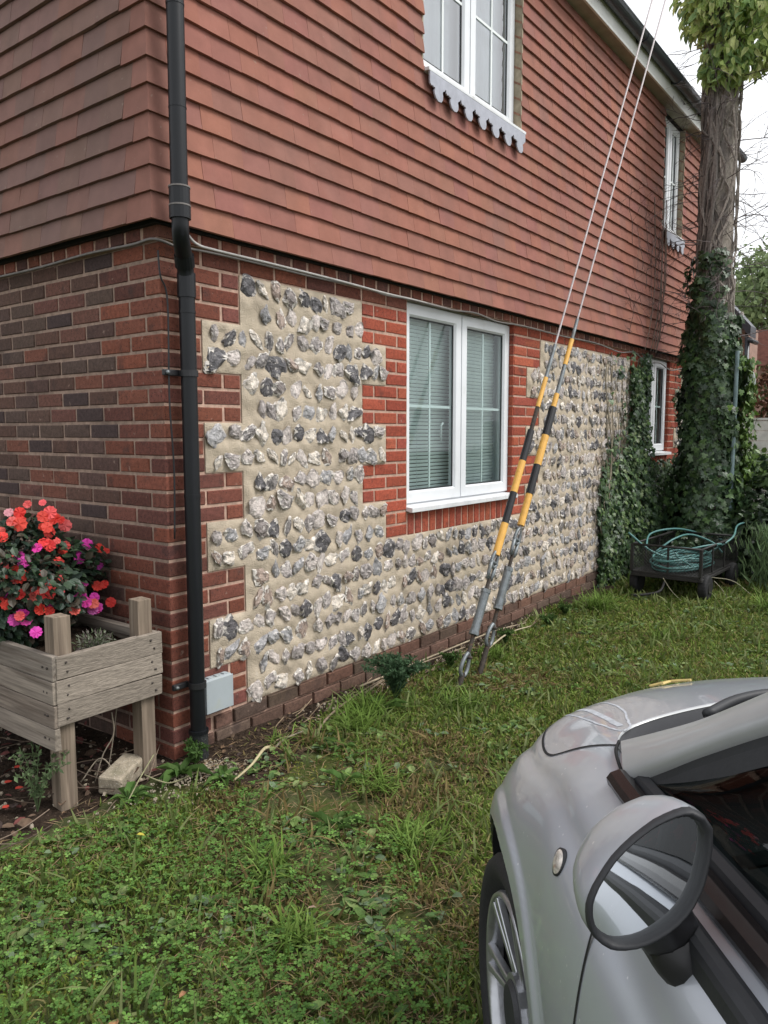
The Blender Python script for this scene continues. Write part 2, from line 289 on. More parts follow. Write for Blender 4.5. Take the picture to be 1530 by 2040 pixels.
for k in range(-2, 30):
    odd = k % 2
    # left wall: corner brick then running bond
    first = .1025-.002 if odd else .215-.002
    corner.append((k, odd)); y = first+g
    e = y
    while e < LY:
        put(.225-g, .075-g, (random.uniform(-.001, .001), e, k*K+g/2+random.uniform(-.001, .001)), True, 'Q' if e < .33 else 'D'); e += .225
    x0 = (.215 if odd else .1025)+g/2
    if k < 2:
        row_long(k, x0, LX, stretch(x0, LX, .1125 if odd else 0.), 'O', y=-.012 if k < 2 else 0)
    elif k == 29:
        for a, b in ((x0, 1.78), (3.15, 6.06), (6.93, LX)): row_long(k, a, b, stretch(a, b, .22 if odd else .1075), 'R' if a > 1 else 'Q')
    else:
        nw = NARROW(k); qe = .215 if nw else .44
        row_long(k, x0, qe, [] if (nw and odd) else ([.215+.0] if False else ([.215+0] if (odd and not nw) else ([.33] if not nw else []))), 'Q')
        for (a, b, c, d, lo) in ((1.56, 1.34, 3.365, 3.59, 11), (5.84, 5.62, 7.145, 7.37, 11)):
            A, B = (OP[0] if a < 3 else OP[1])[:2]
            if k >= lo:
                s = a if nw else b
                row_long(k, s, A, ([s+.225] if (odd and not nw) else ([] if odd else ([s+.11] if nw else [s+.1125, s+.3375]))), 'R')
                s = c if nw else d
                row_long(k, B, s, ([s-.225] if (odd and not nw) else ([] if odd else ([s-.11] if nw else [s-.1125, s-.3375]))), 'R')
        if 14 > k >= 11 or k >= 11: pass
# bricks on edge under the sills
for (a, b, zt) in ((1.785, 3.15, .962), (6.06, 6.93, 1.2)):
    n = int((b-a)/.0765)
    for i in range(n): put(.066, .13, (a+i*(b-a)/n+.005, random.uniform(-.001, .001), zt-.136), False, 'R')
# dentil course of headers under the tiles, standing 3 cm proud
x = -.03
while x < LX: put(.094, .052, (x+.006, -.03, 2.252), False, 'T', D=.1); x += .1135
y = -.03+.1135
while y < LY: put(.094, .052, (-.03, y+.006, 2.252), True, 'T', D=.1); y += .1135
PAL = dict(R=RED, Q=QUO, D=DRK, O=OLD, T=[(.14, .058, .042), (.11, .052, .042), (.17, .06, .04)])
def bcol(pal, r):
    c = r.choice(PAL[pal]); k_ = r.uniform(.82, 1.18); return tuple(min(1, q*k_*r.uniform(.97, 1.03)) for q in c)
TB = {}
def proto(L, H, D, pal, v):
    key = (round(L, 3), round(H, 3), D, pal, v)
    if key not in TB:
        r = random.Random(hash((round(L*1000), round(H*1000), v, 'RQDOT'.index(pal)))); V, F = brick_mesh(L, D, H, None, r.random()); TB[key] = (V, F, bcol(pal, r))
    return TB[key]
BR.sort(key=lambda b: -b[0]); mcache = {}; jb = MB()
wcm = MB(); wcm.box(.13, LX-.05, .75, LY, -.3, 5.0)
_ops = OP+[(1.82, 3.035, 3.53, 4.72), (6.215, 6.885, 3.53, 4.72)]; _xs = sorted(set([.13, LX-.05]+[q for o in _ops for q in o[:2]])); _zs = sorted(set([-.3, 5.]+[q for o in _ops for q in o[2:]]))
for _a, _b in zip(_xs[:-1], _xs[1:]):
    for _c, _d in zip(_zs[:-1], _zs[1:]):
        if not any(o[0] < (_a+_b)/2 < o[1] and o[2] < (_c+_d)/2 < o[3] for o in _ops): wcm.box(_a, _b, .13, .75, _c, _d)
wall = wcm.build('wall_core', M['mortar'], house)
for bi, (s, L_, H_, D_, o, left, pal) in enumerate(BR):
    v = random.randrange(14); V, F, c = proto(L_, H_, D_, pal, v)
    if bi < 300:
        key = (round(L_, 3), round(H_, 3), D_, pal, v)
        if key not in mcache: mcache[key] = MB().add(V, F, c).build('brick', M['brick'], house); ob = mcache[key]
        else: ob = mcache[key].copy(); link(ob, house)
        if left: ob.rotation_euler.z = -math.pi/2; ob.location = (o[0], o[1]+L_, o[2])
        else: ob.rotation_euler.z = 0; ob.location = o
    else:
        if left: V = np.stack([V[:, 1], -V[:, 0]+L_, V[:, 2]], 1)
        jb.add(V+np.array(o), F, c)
ob = jb.build('brick', M['brick'], house); tag(ob, kind='stuff')
# corner bricks: one block showing two faces each
for k, odd in corner:
    lx, ly = (.213, .1005) if odd else (.1005, .213); r = random.Random(k*7); c = bcol('Q', r); z0 = k*K+g/2; z1 = z0+K-g
    mb = MB().box(0, lx, 0, ly, z0, z1, c); o_ = mb.build('brick', M['brick'], house, bevel=.004, seg=1); o_.location = (random.uniform(-.001, .001), random.uniform(-.001, .001), 0)
# --- mortar faces: brick joints recessed 7 mm, flint mortar flush with the brick
mo = MB(); fl = MB()
def rect(mb, x0, x1, z0, z1, y, col=(.5, .5, .5)): mb.add([(x0, y, z0), (x1, y, z0), (x1, y, z1), (x0, y, z1)], [(0, 1, 2, 3)], col)
def und(x, z): return .0035*np.sin(x*23+z*9)+.003*np.sin(z*31-x*13+1)+.0025*np.sin(x*57+z*43)
FP = []
def flintrect(x0, x1, z0, z1): FP.append((x0, x1, z0, z1))
rect(mo, .006, LX, -.3, 2.36, .007); mo.add([(.005, LY, -.3), (.005, .005, -.3), (.005, .005, 2.36), (.005, LY, 2.36)], [(0, 1, 2, 3)])
for k in range(2, 29, 3):
    nw = NARROW(k); z0, z1 = k*K, (k+3)*K; q = .215 if nw else .44
    ps = [(q, None)]
    def piers(lo): return k >= lo
    segs = []
    if k >= 11: a = 1.56 if nw else 1.34; c = 3.365 if nw else 3.59; segs = [(q, a), (c, 5.84 if nw else 5.62), (7.145 if nw else 7.37, LX)]
    else: segs = [(q, LX)]
    if k == 8:  # the flint reaches up to the brick-on-edge sill at 11 courses
        segs = [(q, LX)]
    if k == 11: flintrect(6.06, 6.93, z0, 1.062)
    for a, b in segs: flintrect(a, b, z0, z1)
# cut the openings out of the mortar sheet: build it from strips instead
mo = MB()
def strips(y, z0, z1, holes):
    xs = sorted(set([.005, LX]+[h[0] for h in holes]+[h[1] for h in holes])); zs = sorted(set([z0, z1]+[h[2] for h in holes]+[h[3] for h in holes]))
    for a, b in zip(xs[:-1], xs[1:]):
        for c, d in zip(zs[:-1], zs[1:]):
            if not any(h[0] < (a+b)/2 < h[1] and h[2] < (c+d)/2 < h[3] for h in holes): rect(mo, a, b, c, d, y)
strips(.005, -.3, 2.36, [(a, b, c, d) for a, b, c, d in OP])
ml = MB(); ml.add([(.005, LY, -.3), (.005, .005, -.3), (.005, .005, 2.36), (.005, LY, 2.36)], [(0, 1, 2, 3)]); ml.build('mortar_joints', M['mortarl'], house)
for a, b, c, d in OP: # brick returns of the openings
    for xx in (a, b): mo.box(xx-.002 if xx == a else xx-.0, xx+(.0 if xx == a else .002), .008, .14, c, d, (.3, .07, .045))
mo.box(-.024, LX, -.024, .004, 2.25, 2.312); mo.box(-.024, .004, .0045, LY, 2.25, 2.312); mo.build('mortar_joints', M['mortar'], house)
for (a, b, c, d) in OP:
    rb = MB(); kk = math.ceil(c/K)
    while kk*K < d-.02:
        rb.box(b-.004, b+.01, .004, .11, kk*K+.005, kk*K+.07, random.choice(RED)); kk += 1
    tag(rb.build('reveal_bricks', M['brick'], house), kind='stuff')
    boxo('lintel_packing', M['soffit'], house, a, b, .03, .1, d-.004, d+.05, 0)
def refine(ks, st):
    ks = sorted(set(round(k, 4) for k in ks)); r = []
    for a_, b_ in zip(ks[:-1], ks[1:]): n_ = max(1, int(round((b_-a_)/st))); r += [a_+(b_-a_)*i/n_ for i in range(n_)]
    return np.array(r+[ks[-1]])
FX_ = refine([q for f in FP for q in f[:2]], .02); FZ_ = refine([q for f in FP for q in f[2:]], .019); cxm = (FX_[1:]+FX_[:-1])/2; czm = (FZ_[1:]+FZ_[:-1])/2
mask = np.zeros((len(cxm), len(czm)), bool)
for a_, b_, c_, d_ in FP: mask |= ((cxm > a_) & (cxm < b_))[:, None] & ((czm > c_) & (czm < d_))[None]
X, Z = np.meshgrid(FX_, FZ_, indexing='ij'); nb = np.zeros(X.shape); pm = np.pad(mask, 1).astype(float)
nb = pm[:-1, :-1]+pm[1:, :-1]+pm[:-1, 1:]+pm[1:, 1:]; inner = (nb == 4)*1.; I = np.arange(X.size).reshape(X.shape)
for _ in range(1): inner = np.where(nb == 4, 1., 0.)
Y = -.0015-(und(X, Z)+.004*np.cos((Z-.15)/.1125*2*math.pi)+.006+.003*np.sin(X*71+Z*13)*np.sin(Z*67))*inner
F_ = np.stack([I[:-1, :-1], I[1:, :-1], I[1:, 1:], I[:-1, 1:]], -1)[mask]
fme = mkmesh('flint_mortar', np.stack([X, Y, Z], -1).reshape(-1, 3), [F_], None, True, (M['render'],)); link(bpy.data.objects.new('flint_mortar', fme), house)
fm2 = MB()
for a_, b_, c_, d_ in FP: fm2.box(a_+.001, b_-.001, .0, .02, c_, d_)
fm2.build('flint_mortar_core', M['render'], house)
# --- flints
def flint_mesh(i, sub=3):
    r = np.random.default_rng(500+i); import bmesh
    bm = bmesh.new(); bmesh.ops.create_icosphere(bm, subdivisions=sub, radius=.52); V = np.array([v.co[:] for v in bm.verts]); F = np.array([[v.index for v in f.verts] for f in bm.faces]); bm.free()
    V *= np.array([r.uniform(.6, 1.25), r.uniform(.5, .75), r.uniform(.7, 1.12)])
    V += .10*np.sin(V[:, [1, 2, 0]]*r.uniform(4.5, 8, 3)+r.uniform(0, 6, 3))+.055*np.sin(V[:, [2, 0, 1]]*r.uniform(11, 17, 3)+r.uniform(0, 6, 3))
    cuts = [np.array([r.uniform(-.4, .4), -1, r.uniform(-.4, .4)])]+[np.array([r.uniform(-1, 1), -.8, r.uniform(-1, 1)]) for _ in range(3)]+[np.array([r.uniform(-1, 1), 0, r.uniform(-1, 1)]) for _ in range(2)]
    dist = [r.uniform(.12, .24)]+[r.uniform(.22, .36) for _ in range(3)]+[r.uniform(.32, .46) for _ in range(2)]
    for ci, (n, d) in enumerate(zip(cuts, dist)):
        n = n/np.linalg.norm(n); h = V@n-d; m = h > 0; V[m] -= np.outer(h[m], n)*.85
    V += .022*np.sin(V[:, [1, 2, 0]]*r.uniform(24, 36, 3)+r.uniform(0, 6, 3))+r.normal(0, .007, V.shape)
    core = np.array([(.15, .14, .14), (.24, .22, .215), (.075, .072, .078), (.33, .30, .285), (.21, .165, .14), (.25, .25, .26), (.13, .115, .11), (.42, .385, .34)][r.integers(8)])*np.array([1.32, 1.28, 1.24]); dark = core*r.uniform(.35, .65); rim = np.array([.62, .575, .52])*r.uniform(.85, 1.15); hasrim = r.random() < .75; c = V[F].mean(1)
    wx = c[:, 0]+.09*np.sin(c[:, 2]*13+i)+.05*np.sin(c[:, 0]*23); wz = c[:, 2]+.09*np.sin(c[:, 0]*12+2*i)+.05*np.sin(c[:, 2]*21); ext = np.abs(V).max(0); q = np.hypot(wx/ext[0], wz/ext[2]); o = r.uniform(-.12, .12)
    C = np.where((q < .42+o)[:, None], core*1.25, np.where((q < .74)[:, None], (core*.5+dark*.5) if i % 3 else core, np.where((q < .95)[:, None], rim if hasrim else core, rim*.62)))
    return V, F, np.clip(C*r.uniform(.85, 1.15, (len(F), 1)), 0, 1)
FT = [flint_mesh(i) for i in range(26)]
FL = []
z = .15+.056
while z < 2.16:
    x = .25+random.uniform(0, .05)
    while x < LX-.05:
        wd = random.choice((.06, .072, .085, .10, .125)); hh = random.uniform(.082, .13); dz = random.uniform(-.016, .016)
        ok = any(a+wd*.36 < x < b-wd*.36 and c-.001 <= z < d for a, b, c, d in FP)
        if ok:
            ok2 = True
            for a, b, c, d in FP:
                pass
            FL.append((px((x, 0, z))*(1 if x < 5.2 else .2), x, z+dz, wd, hh, random.randrange(26), random.uniform(-.9, .9), random.random() < .5, random.uniform(.5, 1.0)))
        x += wd*.5+random.uniform(.036, .056)
    z += .1125
FL.sort(key=lambda q: -q[0]); fp = {}; parts = []
for i, (s, x, z, wd, hh, v, a, flip, dp) in enumerate(FL):
    V, F, C = FT[v]; sc = np.array([wd*(-1 if flip else 1), .075*dp, hh]); y = -.010-und(x, z)
    if i < 300:
        if v not in fp: me = mkmesh('flint', V, [F], [C], False, (M['flint'],)); fp[v] = me
        ob = bpy.data.objects.new('flint', fp[v]); link(ob, house); ob.scale = sc; ob.rotation_euler = (0, a, 0); ob.location = (x, y, z)
    else:
        W = V*sc; W = np.stack([W[:, 0]*math.cos(a)+W[:, 2]*math.sin(a), W[:, 1], -W[:, 0]*math.sin(a)+W[:, 2]*math.cos(a)], 1)+np.array([x, y, z])
        parts.append((W, F[:, ::-1] if flip else F, C))
tag(cloud('flint', parts, M['flint'], house), kind='stuff')
# --- hanging tiles
TG = .102; TW = .166; TZ = 2.304; NR = 24
TC = [(.268, .114, .084), (.256, .109, .082), (.28, .118, .087), (.248, .111, .086), (.262, .116, .091), (.266, .108, .077)]
UP = [(1.82, 3.035, 3.53, 4.72), (6.215, 6.885, 3.53, 4.72)]
TL = []
TCL = [(.19, .108, .088), (.18, .104, .087), (.205, .112, .09), (.175, .106, .09), (.195, .112, .094), (.21, .106, .082)]  # left wall tiles: weaker light there painted in as darker, browner clay
def tile_mesh(i, w_=TW-.0008):
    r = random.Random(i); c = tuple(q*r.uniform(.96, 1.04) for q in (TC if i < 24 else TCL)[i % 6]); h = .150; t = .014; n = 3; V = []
    for zz in (0, h):
        for j in range(n):
            x = w_*j/(n-1); cam_ = (.0002)*(1-(2*j/(n-1)-1)**2); V += [(x, -t-cam_, zz+r.uniform(-.0012, .0012)), (x, -cam_, zz)]
    q = lambda a, j, b: a*2*n+j*2+b; F = []
    for j in range(n-1):
        F += [(q(0, j, 0), q(0, j+1, 0), q(1, j+1, 0), q(1, j, 0)), (q(0, j, 1), q(1, j, 1), q(1, j+1, 1), q(0, j+1, 1)), (q(0, j, 0), q(0, j, 1), q(0, j+1, 1), q(0, j+1, 0)), (q(1, j, 0), q(1, j+1, 0), q(1, j+1, 1), q(1, j, 1))]
    F += [(q(0, 0, 0), q(1, 0, 0), q(1, 0, 1), q(0, 0, 1)), (q(0, n-1, 0), q(0, n-1, 1), q(1, n-1, 1), q(1, n-1, 0))]; return np.array(V), F, c
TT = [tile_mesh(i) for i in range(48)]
for r_ in range(NR):
    z = TZ+r_*TG; half = (r_ % 2)*TW/2
    holes = [(u[0], u[1]) for u in UP if u[2]-.03 < z+.05 and z < u[3]]
    x = -.1+(TW if r_ % 2 else TW*.62)-.0
    xs = x
    while xs < LX:
        a, b = xs, xs+TW; pieces = [(a, min(b, LX))]
        for h in holes:
            np_ = []
            for (p, q_) in pieces:
                if q_ <= h[0] or p >= h[1]: np_.append((p, q_))
                else:
                    if p < h[0]-.015: np_.append((p, h[0]))
                    if q_ > h[1]+.015: np_.append((h[1], q_))
            pieces = np_
        for p, q_ in pieces: TL.append((px((p+.08, -.1, z+.05)), (p, z), (q_-p)/TW, False))
        xs += TW
    y = -.09+(TW*.62 if r_ % 2 else TW)
    while y < LY:
        TL.append((px((-.1, y+.08, z+.05)), (y, z), 1., True)); y += TW
TL.sort(key=lambda q: -q[0]); tp = {}; jt = MB(); TILT = .165
def rx(V, a): return np.stack([V[:, 0], V[:, 1]*math.cos(a)-V[:, 2]*math.sin(a), V[:, 1]*math.sin(a)+V[:, 2]*math.cos(a)], 1)
for i, (s, (p, z), sc, left) in enumerate(TL):
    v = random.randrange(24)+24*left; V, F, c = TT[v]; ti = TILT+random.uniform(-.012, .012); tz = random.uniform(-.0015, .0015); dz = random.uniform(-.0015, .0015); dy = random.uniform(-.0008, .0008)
    W = rx(V, -ti); W = np.stack([W[:, 0]*sc, W[:, 1], W[:, 2]+W[:, 0]*tz], 1)
    if i < 300:
        k_ = v
        if k_ not in tp: tp[k_] = MB().add(V, F, c).build('tile', M['tile'], house); ob = tp[k_]
        else: ob = tp[k_].copy(); link(ob, house)
        ob.scale = (sc, 1, 1)
        if left: ob.rotation_euler = Matrix.Rotation(-math.pi/2, 3, 'Z').to_4x4().to_3x3().__matmul__(Matrix.Rotation(-ti, 3, 'X')).to_euler(); ob.location = (-.088+dy, p+TW, z+dz)
        else: ob.rotation_euler = (-ti, tz, 0); ob.location = (p, -.078+dy, z+dz)
    else:
        if left: W = np.stack([W[:, 1]-.088+dy, p+TW*sc-W[:, 0], W[:, 2]+z+dz], 1)
        else: W = W+np.array([p, -.078+dy, z+dz])
        jt.add(W, F, c)
tag(jt.build('tile', M['tile'], house), kind='stuff')
for r_ in range(NR): # angled corner tiles
    z = TZ+r_*TG+random.uniform(-.003, .003); a = TW if r_ % 2 else TW*.62; b = TW*.62 if r_ % 2 else TW; _k = random.uniform(.9, 1.05); c = tuple(q*_k for q in (.24, .112, .087))
    sx, sy = -.1, -.09; k = .0205; mb = MB()
    def q(o, zz): return [(sx+o, sy+b, zz), (sx+o, sy+o, zz), (sx+a, sy+o, zz)]
    V = q(0, 0)+q(.012, 0)+q(k, .15)+q(k+.012, .15)
    F = [(0, 1, 7, 6), (1, 2, 8, 7), (3, 9, 10, 4), (4, 10, 11, 5), (0, 3, 4, 1), (1, 4, 5, 2), (6, 7, 10, 9), (7, 8, 11, 10), (0, 6, 9, 3), (2, 5, 11, 8)]
    V = np.array([(x-.0, y, z_+z) for x, y, z_ in V]); o_ = mb.add(V, [f[::-1] for f in F], c).build('corner_tile', M['tile'], house)
# backing behind tiles, with the window openings left free
bk = MB(); zs = [2.3, 3.53, 4.72, 4.78]; xs = [-.05]+[q for u in UP for q in u[:2]]+[LX]
for a, b in zip(xs[:-1], xs[1:]):
    for c_, d_ in zip(zs[:-1], zs[1:]):
        if any(u[0] <= (a+b)/2 <= u[1] for u in UP) and c_ == 3.53: continue
        bk.box(a, b, -.05, .0, c_, d_)
bk.box(-.05, 0, .0, LY, 2.3, 4.9); bk.build('tile_battens', M['dark'], house)
# --- eaves
boxo('soffit', M['soffit'], house, -.2, LX+.1, -.19, -.05, 4.734, 4.75, 0)
boxo('fascia', M['fascia'], house, -.2, LX+.1, -.208, -.188, 4.722, 4.90, .003)
gp = MB(); n = 12; gx = np.linspace(-.25, LX+.12, 2)
P = np.array([[(x, -.265+.056*math.cos(a), 4.885+.056*math.sin(a)-.0) for a in np.linspace(math.pi, 2*math.pi, n)] for x in gx]); sheet(gp, P)
P2 = P.copy(); P2[:, :, 1] = -.265+(P[:, :, 1]+.265)*.93; P2[:, :, 2] = 4.885+(P[:, :, 2]-4.885)*.93; sheet(gp, P2[::-1]); gp.box(-.25, LX+.12, -.323, -.319, 4.877, 4.89)
gut = gp.build('gutter', M['gutter'], house, smooth=False)
for x in (.4, 1.4, 2.4, 3.35, 3.95, 4.95, 5.95, 6.9, 7.9):
    b = MB(); th = np.linspace(math.pi, 2*math.pi, 9); o = [( -.265+.062*math.cos(a), 4.883+.062*math.sin(a)) for a in th]; i_ = [(-.265+.055*math.cos(a), 4.883+.055*math.sin(a)) for a in th[::-1]]
    V = [(x+s*.02, y_, z_) for s in (-1, 1) for y_, z_ in o+i_]; m_ = len(o+i_)
    b.add(V, [tuple(range(m_)), tuple(range(m_, 2*m_))[::-1]]+[(j, m_+j, m_+(j+1) % m_, (j+1) % m_) for j in range(m_)]); b.box(x-.02, x+.02, -.21, -.2, 4.84, 4.89); b.build('gutter_bracket', M['gutter'], gut)
rf = MB()
for i in range(16): rf.box(-.3, LX+.2, 0, .2, 0, .012, (.2, .09, .07), R=Matrix.Rotation(math.radians(38), 3, 'X'), t=(0, -.28+i*.15*math.cos(.7), 4.90+i*.15*math.sin(.7)))
rf.build('roof', M['rooffar'], house)
# --- windows
def window(x0, x1, z0, z1, yf, glassm, blind, handle=True, sill_ext=(-.01, .015), sillz=.035):
    W = boxo('window', M['upvc'], house, x0+.0, x0+.055, yf, yf+.06, z0, z1, .003)   # left jamb carries the rest
    boxo('jamb', M['upvc'], W, x1-.055, x1, yf, yf+.06, z0, z1, .003)
    boxo('head', M['upvc'], W, x0+.055, x1-.055, yf, yf+.06, z1-.055, z1, .003); boxo('frame_sill', M['upvc'], W, x0+.055, x1-.055, yf, yf+.06, z0, z0+.045, .003)
    xm = (x0+x1)/2
    for a, b in ((x0+.006, xm-.002), (xm+.002, x1-.006)):
        c, d = z0+.012, z1-.01; t = .078; y0, y1 = yf-.018, yf+.03; s = MB()
        # mitred sash: four trapezoids with a sloping inner bead
        O = [(a, c), (b, c), (b, d), (a, d)]; I = [(a+t-.012, c+t-.012), (b-t+.012, c+t-.012), (b-t+.012, d-t+.012), (a+t-.012, d-t+.012)]; J = [(a+t, c+t), (b-t, c+t), (b-t, d-t), (a+t, d-t)]
        V = [(x, y1, z) for x, z in O]+[(x+(.004 if x == a else -.004), y0, z+(.004 if z == c else -.004)) for x, z in O]+[(x, y0, z) for x, z in I]+[(x, y0+.014, z) for x, z in J]+[(x, y1, z) for x, z in J]
        F = []
        for r0 in (0, 4, 8, 12): F += [(r0+i, r0+(i+1) % 4, r0+4+(i+1) % 4, r0+4+i) for i in range(4)]
        s.add(V, F); so_ = s.build('sash', M['upvc'], W)
        sb = MB(); q_ = .009; A, B, Cc, D = a+t, b-t, c+t, d-t
        for bb in ((A, A+q_, Cc, D), (B-q_, B, Cc, D), (A+q_, B-q_, Cc, Cc+q_), (A+q_, B-q_, D-q_, D)): sb.box(bb[0], bb[1], yf-.001, yf+.004, bb[2], bb[3])
        sb.build('glazing_seal', M['seal'], W)
        MB().add([(A, yf+.003, Cc), (B, yf+.003, Cc), (B, yf+.003, D), (A, yf+.003, D)], [(0, 1, 2, 3)]).build('pane', glassm, W)
        zm = (Cc+D)/2-.005; xg = (A+B)/2
        yb = yf-.004 if blind == 'curtain' else yf+.012
        boxo('glazing_bar', M['muntin'], W, xg-.0085, xg+.0085, yb, yb+.006, Cc, D, 0)
        boxo('glazing_bar', M['muntin'], W, A, B, yb+.0005, yb+.0055, zm-.0085, zm+.0085, 0)
    if handle:
        for hx in (xm-.045,): tubeo('window_handle', M['muntin'], W, [(hx-.09, yf+.04, z0+.52), (hx-.10, yf+.05, z0+.5), (hx-.10, yf+.05, z0+.4)], .007, 8)
    boxo('interior_back', M['dark'], W, x0-.1, x1+.1, yf+.5, yf+.51, z0-.1, z1+.1, 0)
    mb = MB(); mb.box(x0+.001, x0+.01, yf+.06, yf+.5, z0, z1); mb.box(x1-.01, x1-.001, yf+.06, yf+.5, z0, z1); mb.box(x0+.01, x1-.01, yf+.06, yf+.5, z0, z0+.01); mb.box(x0+.01, x1-.01, yf+.06, yf+.5, z1-.01, z1); mb.build('window_reveal', M['curtain'] if blind else M['dark'], W)
    if blind == 'slats':
        me = None; z = z0+.07
        while z < z1-.07:
            if me is None: o_ = MB().box(0, x1-x0-.12, -.0115, .0115, -.0006, .0006).build('blind_slat', M['blind'], W); me = o_
            else: o_ = me.copy(); link(o_, W)
            o_.location = (x0+.06, yf+.085+(.001*random.random()), z); o_.rotation_euler.x = -.95+random.uniform(-.03, .03); z += .0245
        for xx in (x0+.3, xm+.35): tubeo('blind_cord', M['muntin'], W, [(xx, yf+.082, z0+.06), (xx, yf+.082, z1-.06)], .0012, 4)
    elif blind == 'curtain':
        X = np.linspace(x0+.05, x1-.05, 90); P = np.stack([np.stack([X, yf+.075+.007*np.sin(X*46)+.003*np.sin(X*111), np.full(90, zz)], -1) for zz in (z0+.03, z1-.03)], 0); sheet(MB(), P); m_ = MB(); sheet(m_, P.transpose(1, 0, 2)); m_.build('curtain', M['curtain'], W, smooth=True)
    return W
w1 = window(1.78, 3.15, 1.0, 2.25, .055, M['wglass'], 'slats')
prism(MB(), [(0, 0)]*3, 0, 0)
def sill(W, x0, x1, zt, yf, yo, th=.028):
    m_ = MB(); V = [(x0, yf, zt), (x0, yo, zt-.012), (x0, yo, zt-.012-th), (x0, yo+.015, zt-.012-th), (x0, yf, zt-.02)]; V2 = [(x1, y, z) for _, y, z in V]; n = len(V)
    m_.add(V+V2, [tuple(range(n)), tuple(range(n, 2*n))[::-1]]+[(i, n+i, n+(i+1) % n, (i+1) % n) for i in range(n)]); return m_.build('window_sill', M['sill'], W, bevel=.002)
sill(w1, 1.772, 3.16, 1.006, .06, -.045)
w2 = window(6.06, 6.93, 1.235, 2.25, .055, M['wglass'], '', handle=False); sill(w2, 6.04, 6.94, 1.24, .06, -.045)
def apron(W, x0, x1, zt):
    n = max(3, round((x1-x0)/.172)); p = (x1-x0)/n; q = p/.172; pts = [(x0, zt)]
    L_ = [(.0, -.052), (.004, -.068), (.018, -.076), (.032, -.070), (.040, -.078), (.052, -.074), (.056, -.084), (.046, -.090), (.050, -.108), (.066, -.130), (.092, -.142), (.122, -.138), (.138, -.120), (.140, -.098), (.134, -.082), (.142, -.070), (.154, -.066), (.162, -.055)]
    for i in range(n): pts += [(x0+i*p+dx*q, zt+dz) for dx, dz in L_]
    pts += [(x1, zt-.052), (x1, zt)]; me = MB(); prism(me, pts[::-1], -.112, -.122); return me.build('scalloped_apron', M['lead'], W)
for (a, b, c_, d_), n in zip(UP, (0, 1)):
    Wu = window(a, b+.0, c_+.03, d_, -.012, M['uglass'], 'curtain', handle=False); sill(Wu, a-.0, b+.012, c_+.032, -.01, -.122, .018); apron(Wu, a+.01, b, c_+.0)
    boxo('reveal_board', M['wood_reveal'], Wu, b-.001, b+.012, -.085, -.013, c_+.03, d_, 0); boxo('reveal_board', M['wood_reveal'], Wu, a-.012, a+.001, -.08, -.013, c_+.03, d_, 0)
    tl = MB()
    for r_ in range(11): tl.add([(b-.003, -.013, c_+.07+r_*.102), (b-.003, -.08, c_+.03+r_*.102), (b-.003, -.08, c_+.045+r_*.102), (b-.003, -.013, c_+.085+r_*.102)], [(0, 1, 2, 3)], (.3, .16, .11))
    tag(tl.build('reveal_tile_edges', M['brick'], Wu), kind='stuff')
# --- cables along the dentil course
def cable(name, m, pts, r, n=90): return tubeo(name, m, house, curve(pts, n), r, 6)
cp_ = [(-.045, LY, 2.245), (-.046, 1.6, 2.243), (-.046, .9, 2.236), (-.046, .45, 2.244), (-.047, .12, 2.236), (-.045, -.03, 2.238), (.06, -.045, 2.225), (.2, -.045, 2.232), (.5, -.044, 2.236), (.9, -.045, 2.234), (1.3, -.046, 2.24), (1.5, -.046, 2.228), (1.75, -.047, 2.236), (2.2, -.046, 2.232), (2.5, -.046, 2.248), (2.8, -.046, 2.226), (3.2, -.046, 2.238), (3.9, -.046, 2.232), (4.6, -.046, 2.24), (5.2, -.046, 2.21), (5.6, -.046, 2.237), (6.0, -.05, 2.17), (6.4, -.05, 2.19), (6.8, -.05, 2.14), (7.4, -.046, 2.2), (LX, -.046, 2.2)]
cable('grey_cable', M['cable'], cp_, .006, 300)
cable('white_cable', M['cablew'], [(.07, -.06, 2.315), (.10, -.062, 2.28), (.15, -.06, 2.25), (.25, -.052, 2.246), (.6, -.052, 2.246), (1.1, -.052, 2.243), (1.5, -.050, 2.236), (1.75, -.048, 2.238), (2.0, -.044, 2.236), (2.2, -.036, 2.236)], .006, 90)
tubeo('thin_black_cable', M['black'], house, curve([(-.02, -.02, 2.2), (-.012, -.02, 2.1), (.02, -.02, 2.0), (.015, -.02, 1.6), (.028, -.02, 1.3), (.02, -.02, 1.0)], 40), .004, 5)
# --- downpipe
dp = MB(); P = curve([(-.012, -.165, 4.8), (-.012, -.165, 3.5), (-.018, -.165, 2.45), (-.018, -.165, 2.31), (-.005, -.15, 2.24), (.06, -.085, 2.17), (.088, -.06, 2.10), (.09, -.058, 2.0), (.09, -.058, 1.0), (.088, -.058, .3), (.088, -.058, -.05)], 160)
dpo = dp.tube(P, .034, 20).build('downpipe', M['pipe'], house, smooth=True)
def collar(z0, z1, r, x=.09, y=-.058, m_='pipe', nm='pipe_collar'): return tubeo(nm, M[m_], dpo, [(x, y, z0), (x, y, z1)], r, 20, smooth=False)
for z0, z1 in ((2.02, 2.12), (2.2, 2.2)):
    if z1 > z0: collar(z0, z1, .0385)
collar(2.33, 2.42, .041, -.018, -.165); collar(2.30, 2.345, .0425, -.018, -.165); collar(1.955, 1.965, .036); collar(1.175, 1.19, .0355); collar(3.1, 3.11, .0355, -.014, -.165); collar(2.72, 2.725, .0355, -.016, -.165)
tubeo('pipe_collar', M['pipe'], dpo, [(.055, -.09, 2.185), (.075, -.071, 2.145)], .041, 20, smooth=False)
for z_, x_, y_ in ((2.421, -.018, -.165), (2.35, -.018, -.165)): collar(z_-.003, z_+.003, .0432, x_, y_, 'cable', 'collar_glint')  # thin pale rings painting in the light caught on collar edges
